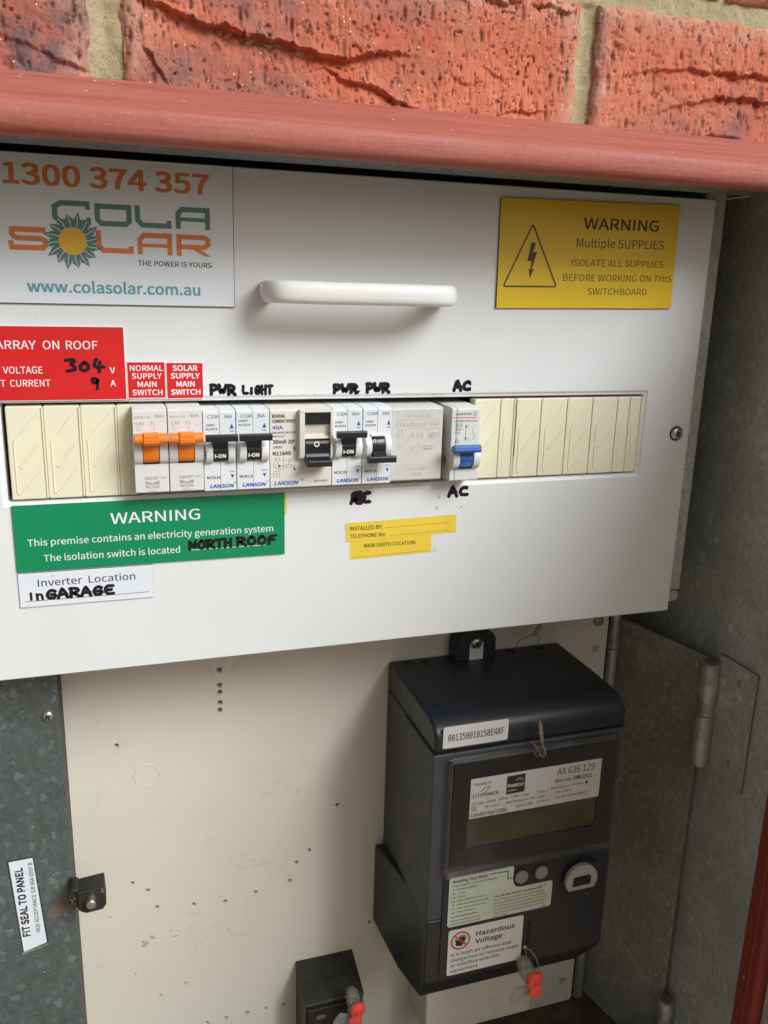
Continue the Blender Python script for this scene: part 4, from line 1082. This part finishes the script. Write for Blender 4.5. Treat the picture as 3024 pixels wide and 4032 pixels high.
# yellow stickers
def sticker(label, pts, fn, y0):
    t = thing('sticker', label, 'sticker', (pts[0][0], 0, pts[0][1]), 'yellow vinyl stickers below the breakers')
    build('face', MB().prism(pts, y0 - 0.12, y0, 'y'), M['yellow2'], t)
    printed('lettering', t, M['ink_black'], lambda mb: fn(mb, y0 - 0.15))
sticker('torn yellow sticker reading main earth location', [(184.5, -95.7), (236.6, -94.5), (236.2, -82.6), (184.3, -83.6)],
        lambda mb, y: (mb.text('MAIN EARTH LOCATION:', 193.2, 226.5, -88.6, 2.4, y, 0.0), mb.flat([(186, -94.4), (234, -93.4), (234, -93.25), (186, -94.25)], y)), -0.02)
sticker('yellow sticker reading installed by and telephone', [(182.0, -84.2), (252.6, -82.5), (252.2, -71.3), (181.6, -72.7)],
        lambda mb, y: (mb.text('INSTALLED BY:', 184, 204.3, -77.4, 2.5, y, 0.0), mb.text('TELEPHONE No:', 184.1, 206.5, -82.2, 2.5, y, 0.0),
                       mb.flat([(206.6, -77), (248, -76.2), (248, -76.05), (206.6, -76.85)], y), mb.flat([(209, -82.1), (248, -81.2), (248, -81.05), (209, -81.95)], y)), -0.17)

# ================================================================== CREAM METER BOARD
YB = 72.0
bd = thing('meter_board', 'cream painted board with drilled holes behind the dark meter', 'board', (210, 75, -540))
outline = [(12.2, -60), (12.2, -553), (412, -553), (416, -551.5), (418.3, -547), (418.3, -60)]
board = build('board', MB().prism([(a, b) for a, b in outline], YB, YB + 8, 'y'), M['board'], bd)
holes = [(114.2, -192), (114.1, -203.3), (114.1, -208.5), (114.1, -216.5), (114, -222), (44.9, -238.7), (198.9, -311.9), (177.6, -346.6), (167.6, -355.3), (162.5, -370.1), (136.7, -374.4), (114.2, -377.3), (91.6, -374.7), (65.8, -371.1), (60.1, -355.9), (49.8, -347.6), (157.6, -482.1), (143.4, -482), (129, -482), (112.7, -482.3), (98.5, -482.9), (226.6, -422.3), (407.9, -527.5)]
cut = MB()
for i, c in enumerate(holes): cut.cyl(c, 3.2 if i == 22 else (1.95 if i < 5 else 1.6), YB - 2, YB + 7.2, n=14)
co = build('cutter', cut, M['board'])
md = board.modifiers.new('holes', 'BOOLEAN'); md.object = co; md.operation = 'DIFFERENCE'; md.solver = 'EXACT'
dg = bpy.context.evaluated_depsgraph_get(); dg.update()
nm = bpy.data.meshes.new_from_object(board.evaluated_get(dg))
board.modifiers.clear(); board.data = nm
bpy.data.objects.remove(co)
if len(nm.materials) == 0: nm.materials.append(M['board'])
for c, r in (((63.4, -264.3), 8.2), ((221.7, -263.8), 4.6)):
    build('pressed_ring', MB().tube([(c[0] + r * math.cos(2 * math.pi * k / 40), YB + 0.05, c[1] + r * math.sin(2 * math.pi * k / 40)) for k in range(40)], 0.42, 6, closed=True), M['board'], bd, smooth=True)
screw('board_screw', (409.1, -185.8), 4.6, YB, bd, 2.2, 'dull_metal', slot=False)
build('plug', MB().cyl((409, -208.9), 3.4, YB, YB - 0.4), M['port'], bd, bevel=0.2)
# grime patches (irregular blots with their own outline)
def blots(mb):
    r = random.Random(5)
    for cx, cz, s_ in ((56.5, -400, 3.2), (61.5, -396.5, 2.4), (78, -399, 1.6), (49, -424, 1.4), (66, -448, 1.6), (84, -442, 1.6), (34, -372, .9), (75, -393, 1.0)):
        for k in range(11):
            a = r.uniform(0, 6.28); d = r.uniform(0, s_); q = r.uniform(.18, .55) * s_ * .75
            n_ = 9
            mb.flat([(cx + d * math.cos(a) + q * (r.uniform(.6, 1.3)) * math.cos(6.283 * i / n_), cz + d * math.sin(a) + q * r.uniform(.6, 1.3) * math.sin(6.283 * i / n_)) for i in range(n_)], YB - 0.03 - 0.003 * len(mb.f) / 10)
printed('grime_spot', bd, ink('khaki_grime', (0.44, 0.40, 0.265), 0.6), blots)
# piano hinge between board and side plate
for z0, z1 in ((-550, -420), (-419, -330), (-329, -243.5), (-242.7, -212), (-211, -150)):
    build('hinge_knuckle', MB().cyl((426.2, YB + 3), 4.6, z0, z1, 'z', 18), M['dull_metal'], bd, smooth=True, angle=50)

# ================================================================== ELECTRICITY METER
mt = thing('electricity_meter', 'dark grey electricity meter with a clear window, mounted on the cream board', 'electricity meter', (305, YB, -430))
F = -24.0
# lid
lid = [(YB, -199.3), (14, -199.5), (-10, -200.6), (-17, -202.4), (-21.5, -205.4), (-23.6, -209.5), (F, -213), (F, -221.2), (YB, -221.2)]
build('lid', MB().prism(lid, 235.3, 374.6, 'x'), M['meter'], mt, bevel=3.0, seg=4)
build('seam', MB().box(236.2, 373.8, F + .8, YB, -222.2, -221.0), M['recess'], mt)
build('body', MB().prism([(F, -222), (F, -346), (32, -346), (32, -222)], 234.8, 373.8, 'x'), M['meter_side'], mt, bevel=1.2)
build('rear_base', MB().prism([(32.2, -222), (32.2, -352), (YB, -352), (YB, -222)], 235.8, 373.0, 'x'), M['meter_side'], mt, bevel=0.6)
# lower terminal cover: flared at the back, bevelled underneath
def lower():
    mb = MB()
    def sec(y, xl, xr, zt, zb): return [(xl, y, zt), (xr, y, zt), (xr, y, zb), (xl, y, zb)]
    S = [sec(F, 235.0, 373.6, -346.4, -394.5), sec(-20, 235.6, 372.8, -346.4, -403), sec(-6, 239.5, 366, -346.4, -424.5), sec(24, 233.5, 374, -346.4, -424.8), sec(58, 229.8, 376, -349, -421), sec(YB, 229, 376.5, -352, -420)]
    vs = sum(S, []); fs = [(0, 1, 2, 3), (23, 22, 21, 20)]
    for k in range(5):
        for i in range(4): fs.append((k * 4 + i, k * 4 + (i + 1) % 4, (k + 1) * 4 + (i + 1) % 4, (k + 1) * 4 + i))
    return mb.add(vs, fs)
build('terminal_cover', lower(), M['meter'], mt, bevel=1.5)
# front fascia: darker raised plate
build('fascia', MB().prism(rrect(245.5, 371.5, -393.0, -224.6, 5), F - 1.0, F + 1, 'y'), M['meter'], mt, bevel=0.5)
FF = F - 1.0
# clear window cover
cvx = (246.0, 368.8, -309.3, -226.2)
win = build('window_cover', MB().box(cvx[0], cvx[1], FF - 5.0, FF - 4.2, cvx[2], cvx[3]), M['clear'], mt, bevel=0.3)
rim = MB()
for (x0, x1, z0, z1) in ((cvx[0], cvx[1], cvx[3] + .02, cvx[3] + 1.2), (cvx[0], cvx[1], cvx[2] - 1.2, cvx[2] - .02), (cvx[0] - 1.2, cvx[0] - .02, cvx[2] - 1.2, cvx[3] + 1.2), (cvx[1] + .02, cvx[1] + 1.2, cvx[2] - 1.2, cvx[3] + 1.2)):
    rim.box(x0, x1, FF - 5.2, FF, z0, z1)
build('cover_rim', rim, M['clear_edge'], mt, bevel=0.4)
for z in (-243, -258, -276, -296): build('cover_clip', MB().box(369.2, 370.6, FF - 5.6, FF - 2, z - 1.4, z + 1.4), M['clear_edge'], mt, bevel=0.3)
ho_ = MB().ring((0, 0), 1, .1, 0)
build('seal_eye', MB().tube([(306.4 + 3.4 * math.cos(2 * math.pi * k / 16), FF - 4.5, -226.5 + 3.2 * math.sin(2 * math.pi * k / 16)) for k in range(16)], 0.9, 6, closed=True), M['clear_edge'], mt, smooth=True)
# display
M['bezel'] = plastic('black_display_bezel', (0.013, 0.013, 0.015), 0.45, 0.1, 0.1, 60)
build('display_frame', MB().prism(rrect(248.6, 366.6, -306.6, -229, 2), FF - 0.9, FF + .2, 'y'), M['bezel'], mt, bevel=0.3)
build('display', MB().box(259.5, 355.5, FF - 1.15, FF - .5, -292.5, -271.2), M['lcd'], mt)
build('display_lip', MB().box(257.0, 358, FF - 2.6, FF - .5, -294.0, -292.6).box(355.6, 357, FF - 2.6, FF - .5, -292.5, -272), M['meter'], mt, bevel=0.2)
printed('small_slot', mt, M['recess'], lambda mb: (mb.flat([(258, -299.2), (262, -299.2), (262, -300.2), (258, -300.2)], FF - .95), mb.flat([(281, -297.6), (286, -297.6), (286, -298.5), (281, -298.5)], FF - .95)))
# nameplate
YN = FF - 1.3
np_ = build('nameplate', MB().box(260.6, 357.0, YN, YN + .2, -270.6, -241.4), M['label_paper'], mt)
YP = YN - .04
def name_txt(mb):
    t = mb.text
    t('Property of', 262.6, 275.0, -246.6, 2.1, YP); t('CITIPOWER', 262.2, 280.6, -255.4, 2.6, YP, .015)
    mb.stroke([(268, -251.6), (270.5, -249.0), (273.8, -248.2), (274, -249.8), (271.2, -252.0), (270.4, -253.0)], .45, YP)
    mb.flat([(286.2, -243.6), (299.6, -243.2), (299.6, -256.6), (286.2, -256.9)], YP)
    t('A8 636 129', 323.2, 351.8, -248.9, 5.0, YP, .0); t('Meter Code', 322.5, 334.5, -254.4, 2.7, YP); t('10ML2/011', 335.6, 350.6, -254.4, 3.1, YP, .02)
    t('1P 2W', 262.3, 270.3, -260.9, 1.9, YP); t('240V', 272.6, 279, -260.6, 1.9, YP); t('50Hz', 281.2, 287.6, -260.3, 1.9, YP); t('1 Wh / imp', 290.2, 303, -260.2, 1.9, YP)
    t('Class 1', 309, 317.6, -259.9, 1.9, YP); t('NMI 14/2/47', 319.4, 333, -259.2, 1.8, YP); t('N10943', 335.2, 344, -258.6, 1.6, YP); mb.disc((346.6, -257.8), 1.2, YP, 14)
    t('Ib = 10 A', 271.4, 281.6, -264.2, 1.8, YP); t('Max Ratings A = N = 100A', 286.6, 315.4, -263.8, 1.8, YP); t('LM = 100 A', 323.2, 335, -262.6, 1.8, YP)
    t('Landis+Gyr E350', 261.6, 287.6, -269.4, 2.8, YP, .015); t('Type U1200', 293.4, 306.4, -267.8, 2.0, YP); t('12-08-09', 309.4, 318.6, -267.3, 1.7, YP); t('Cat. No. U1210DSRNCP', 323.2, 347.6, -266.4, 1.7, YP)
    mb.rect_line(262.0, 265.4, -265.2, -262.0, .35, YP); mb.rect_line(263.0, 264.4, -264.2, -263, .3, YP)
printed('lettering', np_, M['ink_black'], name_txt)
def pw(mb):
    mb.text('Powercor', 287.0, 298.8, -252.0, 2.9, YP - .03, .02); mb.text('AUSTRALIA', 287.0, 293.6, -254.8, 1.1, YP - .03, .02)
    for k in range(9): a = R(20 + 17 * k); mb.stroke([(295.6 + 1.6 * math.cos(a), -248.6 + 1.6 * math.sin(a)), (295.6 + 3.2 * math.cos(a), -248.6 + 3.2 * math.sin(a))], .22, YP - .03, 'flat')
printed('logo_lettering', np_, M['label_paper'], pw)
# serial sticker on lid
ser = build('serial_label', MB().prism(rrect(240.4, 285.6, -217.6, -202.6, 1.4), F - 0.35, F - 0.15, 'y'), M['label_paper'], mt)
_keep = FONT
try: FONT = bpy.data.fonts.load(os.path.join(bpy.utils.system_resource('DATAFILES'), 'fonts', 'DejaVuSansMono.woff2'))
except Exception: pass
printed('lettering', ser, M['ink_black'], lambda mb: mb.text('001350010158E4AF', 243.8, 282.6, -212.8, 4.7, F - .39, .005))
FONT = _keep
# reading label with a stepped outline
rl = rrect(249.6, 327.8, -353.0, -332.2, 1.5)
rp = [(251, -353.0), (326.4, -353.0), (327.8, -351.6), (327.8, -333.4), (326.6, -332.2), (302.6, -332.2), (299.6, -331.0), (297.8, -328.8), (297.0, -325.6), (297.0, -315.4), (295.8, -314.2), (251, -314.0), (249.7, -315.4), (249.7, -351.6)]
YL = FF - 0.25
rlb = build('instruction_label', MB().prism(rp, YL, YL + .2, 'y'), M['label_green'], mt)
YLp = YL - .04
def read_txt(mb):
    t = mb.text
    t('Reading Your Meter', 252.2, 278.4, -318.6, 2.3, YLp, .02); t('Press button 1 to scroll display', 252.2, 284.6, -321.6, 1.5, YLp, .01)
    for i, s_ in enumerate(('#  Description', '01  Time', '02  Date', '03  kWh Used (Circuit 1)', '05  kWh Delivered to Grid', '07  kWh Used (Circuit 2)', '88  Test Pattern')):
        t(s_, 252.2, 252.2 + (18.6, 9.5, 9.6, 24.6, 26.6, 25.6, 17.4)[i], -324.6 - i * 3.0, 1.4, YLp, .012 if i == 0 else 0)
    t('Further Information:', 252, 272, -346.0, 1.5, YLp, .01); t('www.citipower.com.au', 252, 273.6, -349.0, 1.4, YLp); t('www.powercor.com.au', 252, 273.8, -351.6, 1.4, YLp)
    t('Hot Water Boost', 283.6, 304.2, -336.6, 1.7, YLp, .015)
    for i, s_ in enumerate(('If you have an electric hot water heater,', 'press and hold button 2 for five seconds', 'to heat your water at any time. The power', 'consumed may be charged at peak rate', 'and will turn off automatically once the')):
        t(s_, 283.6, 283.6 + (38, 39.5, 41.5, 40, 39)[i], -339.4 - i * 2.6, 1.35, YLp)
    t('water is hot.', 283.6, 294.6, -352.2, 1.3, YLp); t('01/0908', 317.6, 324.6, -352.2, 1.0, YLp)
    mb.stroke([(279.2, -317.0), (292.6, -317.4), (292.6, -323.4), (296.2, -323.4)], .75, YLp, 'flat'); mb.stroke([(305.4, -336), (319, -336), (319, -333.8)], .75, YLp, 'flat')
    t('1', 294.0, 295.0, -321.8, 1.8, YLp); t('2', 320.8, 322.2, -335.2, 1.6, YLp)
printed('lettering', rlb, M['ink_black'], read_txt)
hz = build('hazard_label', MB().prism(rrect(251.0, 307.2, -392.4, -355.8, 1.6), YL - .25, YL + .1, 'y'), M['label_paper'], mt)
YH = YL - .30
def hz_txt(mb):
    mb.text('Hazardous', 271.4, 300.8, -364.6, 3.9, YH, .03); mb.text('Voltage', 271.2, 291.6, -370.6, 3.9, YH, .03)
    for i, (s_, x1) in enumerate((('It is both an offence and', 298.6), ('dangerous to remove seals', 304.6), ('or interfere with this', 290.6), ('equipment', 274.2))):
        mb.text(s_, 253.6, x1, -377.2 - i * 4.4, 2.7, YH, .0)
printed('lettering', hz, M['ink_black'], hz_txt)
def hand_print(mb):
    cx, cz = 260.0, -365.2
    q = [(-2.4, -4.4), (2.2, -4.4), (3.4, -1.0), (3.6, 1.2), (3.9, 3.0), (3.3, 3.4), (2.6, 2.0), (2.3, 4.4), (1.6, 4.6), (1.2, 2.4), (0.6, 4.9), (-.2, 4.9), (-.1, 2.3), (-1.2, 4.2), (-1.9, 3.9), (-1.4, 1.6), (-2.0, 0.0), (-3.6, 0.9), (-4.4, 0.4), (-3.2, -1.8)]
    c = 0.97; s_ = -0.25
    mb.flat([(cx + a * c - b * s_, cz + a * s_ + b * c) for a, b in q], YH)
printed('hand_symbol', hz, M['ink_black'], hand_print)
def no_print(mb):
    mb.ring((260.0, -365.2), 6.6, 1.3, YH - .03, 30); mb.flat([(255.0, -361.0), (255.8, -360.1), (265.0, -369.2), (264.2, -370.2)], YH - .04)
printed('prohibition_ring', hz, ink('orange_red_print', (0.60, 0.06, 0.035)), no_print)
# buttons and port
for c in ((302.6, -323.4), (317.6, -322.9)):
    build('button_collar', MB().cyl(c, 6.0, FF, FF - 0.8, n=24), M['meter'], mt, bevel=0.3)
    build('button', MB().cyl(c, 4.9, FF - 0.3, FF - 2.6, n=24), M['grey_btn'], mt, bevel=0.9, seg=3)
build('port_collar', MB().cyl((351.6, -333.6), 13.8, FF + .5, FF - 2.6, n=36), M['meter'], mt, bevel=0.6)
pr = [(347.6 + 12.4 * math.cos(R(a)), -332.4 + 12.0 * math.sin(R(a))) for a in range(-38, 219, 8)]
po = build('optical_port', MB().prism(pr, FF - 6.2, FF - 2.4, 'y'), M['port'], mt, bevel=0.7)
build('port_window', MB().prism([(340.4, -336.4), (340.4, -329.6), (342, -328.8), (352.6, -328.4), (354.4, -329.8), (354.4, -336.0)], FF - 6.35, FF - 6.0, 'y'), M['recess'], po)
pe = MB().tube([(340.4, FF - 6.35, -336.5), (354.5, FF - 6.35, -336.1), (354.5, FF - 6.35, -329.7), (352.6, FF - 6.35, -328.3)], 0.25, 5)
build('window_edge', pe, M['grey_btn'], po)
# seal slot in terminal cover
build('seal_slot', MB().box(311.4, 313.4, FF - .4, FF + .5, -383.5, -363.0), M['recess'], mt)
build('seal_screw', MB().dome((310.6, -384.0), 2.0, FF, 1.2), M['lead'], mt, smooth=True)
# mounting lug at the top
lug = [(282.4, -200), (282.6, -184.5), (284.5, -181.0), (288, -178.6), (309, -178.6), (312.6, -181), (314.6, -184.5), (314.8, -200)]
build('mounting_lug', MB().prism(lug, 58, YB, 'y'), M['meter'], mt, bevel=1.4, seg=3)
build('lug_gap', MB().prism(rrect(293.4, 304.2, -199.6, -186, 1), 57.8, 58.3, 'y'), M['board'], mt)
screw('lug_screw', (298.2, -186.2), 4.4, 57.6, mt, 2.0)
# slots along the back of the lid
for x in (246, 258, 327, 352): build('lid_slot', MB().box(x, x + 6, 62, 66, -199.6, -198.9), M['recess'], mt)
# sealing wires with crimps
def crimp(p0, p1, r, parent, nm='crimp'):
    build(nm, MB().tube([p0, tuple((a + b) / 2 for a, b in zip(p0, p1)), p1], [r * .9, r, r * .85], 12), M['lead'], parent, smooth=True, angle=50)
ws = thing('wire_seal', 'wire seal with a brass crimp in front of the meter lid, above its window', 'wire seal', (305, -32, -215))
crimp((303.4, -33.2, -204.0), (305.6, -33.4, -217.4), 1.55, ws)
build('wire', MB().tube([(302.9, -33, -201.8), (303.4, -33.2, -204)], 0.5, 6).tube([(305.6, -33.4, -217), (307.0, -34, -221), (309, -33.8, -226), (308.2, -32.5, -229), (306.2, -32.2, -228.4), (304.8, -32.5, -225), (302.0, -32.8, -221), (300.8, -30, -219)], 0.32, 6), M['zinc'], ws, smooth=True)
wt = thing('wire_seal', 'wire seal looped behind the meter lid, just under the white panel', 'wire seal', (340, 50, -190))
crimp((344.8, 48, -172.8), (340.2, 49, -181.4), 1.6, wt)
build('wire', MB().tube([(340, 49.4, -180.8), (336, 54, -184.5), (333.4, 60, -190), (333.2, 63, -198)], 0.35, 6).tube([(340.4, 49.6, -181), (345, 54, -184), (350, 60, -187.5), (353, 63, -197)], 0.3, 6).tube([(344.4, 48, -173.4), (347.5, 48, -168)], 0.4, 6), M['zinc'], wt, smooth=True)

# red seal tag hanging from the terminal cover
def seal_tag(origin, label, s_=1.0, rz=0, text=None):
    t = thing('seal_tag', label, 'seal', origin, 'red and clear plastic seal tags')
    ox, oy, oz = origin
    def P(pts): return [(ox + a * s_, oy + b * s_, oz + c * s_) for a, b, c in pts]
    # clear tube
    ca, sa = math.cos(rz), math.sin(rz)
    def Rr(pts): return [(a * ca - c * sa, b, a * sa + c * ca) for a, b, c in pts]
    build('clear_capsule', MB().tube(P(Rr([(-3.4, 3.5, 9.0), (-2.6, 3, 6.8), (-0.6, 2.4, 1), (1.2, 2, -5)])), [2.4 * s_, 4.0 * s_, 4.6 * s_, 4.2 * s_], 16), M['clear_tag'], t, smooth=True)
    red = MB()
    red.tube(P(Rr([(0.2, -3.4, 1.0), (0.4, -5.6, 0.8), (0.5, -6.4, 0.7)])), [4.8 * s_, 4.7 * s_, 3.6 * s_], 18)
    build('red_cap', red, M['seal_red'], t, smooth=True, angle=45)
    fin = [(-3.4, -2.2), (2.6, -2.0), (3.6, -4.8), (3.8, -8.2), (2.6, -10.6), (-0.6, -10.4), (-3.6, -8.6), (-4.4, -6.4), (-2.8, -4.6)]
    q = [(a * ca - c * sa, a * sa + c * ca) for a, c in fin]
    build('red_wing', MB().prism([(ox + a * s_, oz + c * s_) for a, c in q], oy - 5.6 * s_, oy - 3.6 * s_, 'y'), M['seal_red'], t, bevel=0.5)
    build('cap_ridge', MB().tube(P(Rr([(-1.8, -6.6, 2.0), (0.4, -6.9, 1.0), (-0.6, -6.8, -0.6), (2.0, -6.6, -1.2)])), 0.45 * s_, 6), M['seal_red'], t, smooth=True)
    flag = [(-9.2, -4.8), (1.0, -6.8), (6.0, -9.6), (6.4, -14.4), (3.0, -18.8), (-12.6, -13.8), (-12.4, -10.6)]
    q = [(a * ca - c * sa, a * sa + c * ca) for a, c in flag]
    fo = build('clear_flag', MB().prism([(ox + a * s_, oz + c * s_) for a, c in q], oy - 0.6 * s_, oy + 0.5 * s_, 'y'), M['clear_tag'], t, bevel=0.3)
    if text: printed('lettering', fo, M['ink_dim'], lambda mb: mb.text(text, ox + 4.4, ox - 10.6, oz - 11.4, -2.9, oy - 0.75, 0, rot=R(16)))
    return t
st = seal_tag((311.2, -34, -399.5), 'red and clear plastic seal hanging below the hazard label of the meter', 1.3, 0.12, '1865743')
build('wire', MB().tube([(310.8, -25.8, -384.2), (312.5, -29, -383.2), (315.2, -32, -387), (317.5, -34, -394), (317, -34, -401)], 0.3, 6).tube([(310.8, -25.8, -384.4), (309.0, -30, -389), (307.6, -33, -394), (308, -34, -399)], 0.25, 6), M['zinc'], st, smooth=True)

# ------------------------------------------------------------------ white connection block beneath the meter
cb = thing('terminal_block', 'off white plastic cover block below the dark meter', 'cover block', (308, YB, -508))
build('cover', MB().prism(rrect(262.0, 354.5, -507.5, -400, 4), 33, YB, 'y'), M['board'], cb, bevel=2.5, seg=3)
# fuse holder with its seal
fh = thing('fuse_holder', 'black fuse carrier at the bottom of the cream board, with a red seal', 'fuse holder', (188, YB, -540))
build('base', MB().prism([(YB, -444.6), (39.5, -454.6), (39.5, -549), (YB, -549)], 167.4, 212.0, 'x'), plastic('mottled_grey_bakelite', (0.05, 0.047, 0.038), .5, .2, .2, 60, .4), fh, bevel=0.6)
build('top_cover', MB().prism([(YB, -444.0), (40, -454.0), (38.2, -455.2), (38.2, -458), (YB, -446.5)], 167.0, 212.6, 'x'), M['black_part'], fh, bevel=0.5)
build('front_cover', MB().prism([(169, -458.2), (211.0, -458.2), (211.0, -549), (169, -549)], 36.5, 39.3, 'y'), M['black_part'], fh, bevel=0.6)
build('cover_rib', MB().box(169.5, 210.5, 54, 55, -450.4, -449.0), M['black_part'], fh)
for x in (174.5, 198.5): build('finger_slot', MB().box(x, x + 8, 35.9, 36.4, -467.0, -460.8), M['recess'], fh); build('slot_floor', MB().box(x + .4, x + 7.6, 35.7, 36.2, -466.8, -463.6), plastic('dusty_brown_plastic', (0.16, 0.12, 0.08), .6), fh)
sf2 = seal_tag((201.5, 24, -449.5), 'red and clear plastic seal hanging on the black fuse carrier at the bottom', 1.2, -0.15)
build('wire', MB().tube([(208, 37, -462), (210, 30, -455), (207, 25, -443), (200, 24, -438), (195, 30, -446)], 0.3, 6), M['zinc'], sf2, smooth=True)

# ------------------------------------------------------------------ seal label and seal block on the left flange
sl_ = thing('seal_sticker', 'white sticker reading fit seal to panel on the left galvanised flange', 'sticker', (-14, 38, -358))
q = [(-24.0, -289.4), (-8.6, -289.0), (-3.6, -355.2), (-19.4, -357.9)]
q = [(-23.9, -289.6), (-8.4, -289.1), (-3.9, -355.0), (-19.7, -358.4)]
build('border', MB().prism(q, 37.72, 37.9, 'y'), M['core'], sl_)
cx = sum(a for a, b in q) / 4; cz = sum(b for a, b in q) / 4
q2 = [(cx + (a - cx) * 0.90, cz + (b - cz) * 0.975) for a, b in q]
q2[3] = (q2[3][0] + .1, q2[3][1] - .8)
build('face', MB().prism(q2, 37.6, 37.75, 'y'), M['sign_white'], sl_)
build('clear_edge', MB().prism([(-19.9, -358.6), (-4.0, -355.3), (-3.9, -356.6), (-20.1, -360.4)], 37.75, 37.85, 'y'), M['clear_tag'], sl_)
def fit_txt(mb):
    a0 = math.atan2(66, -4.1) # upward, leaning left
    def up(s_, p0, p1, cap, bold):
        L = (Vector(p1) - Vector(p0)); rot = math.atan2(L.y, L.x)
        mb.text(s_, p0[0], p0[0] + L.length, p0[1], cap, 37.55, bold, rot=rot)
    up('FIT SEAL TO PANEL', (-14.6, -346.9), (-18.0 + 2.2, -295.4), 4.6, .05)
    up('VESI ACCEPTANCE SIR 964 0597 B', (-8.3, -345.6), (-10.6 + 1.0, -292.9), 2.4, .0)
printed('lettering', sl_, M['ink_black'], fit_txt)

kb = thing('seal_block', 'small black seal block with a bright screw gripping the board edge', 'seal block', (22, 45, -330))
# body: box from the board forward, front around y=24
build('block', MB().prism([(16.5, -310.0), (33.0, -308.4), (33.6, -322), (31.5, -325.2), (21.0, -326.0), (16.5, -323.0)], 22, 37, 'y'), M['black_part'], kb, bevel=1.0)
build('ear', MB().prism([(10.6, -311.0), (13, -308.6), (16.3, -308.6), (17.5, -310), (17.5, -321.5), (14.5, -322.6), (11.0, -319.0)], 24, 37.5, 'y'), M['black_part'], kb, bevel=1.4, seg=3)
build('corner_notch', MB().prism([(30.8, -309.4), (32.2, -309.2), (32.4, -312.4), (31.0, -312.6)], 21.7, 22.3, 'y'), M['rust'], kb)
build('bolt', MB().cyl((24.6, -316.0), 3.1, 22, 16.5, n=22).dome((24.6, -316.0), 3.1, 16.5, .8), M['zinc'], kb, smooth=True, angle=40)
build('wire_tail', MB().tube([(12.5, 23.6, -319), (13.5, 23, -316), (12.6, 22.6, -314.6), (15.4, 22.8, -313.6)], 0.3, 6), M['rust'], kb)
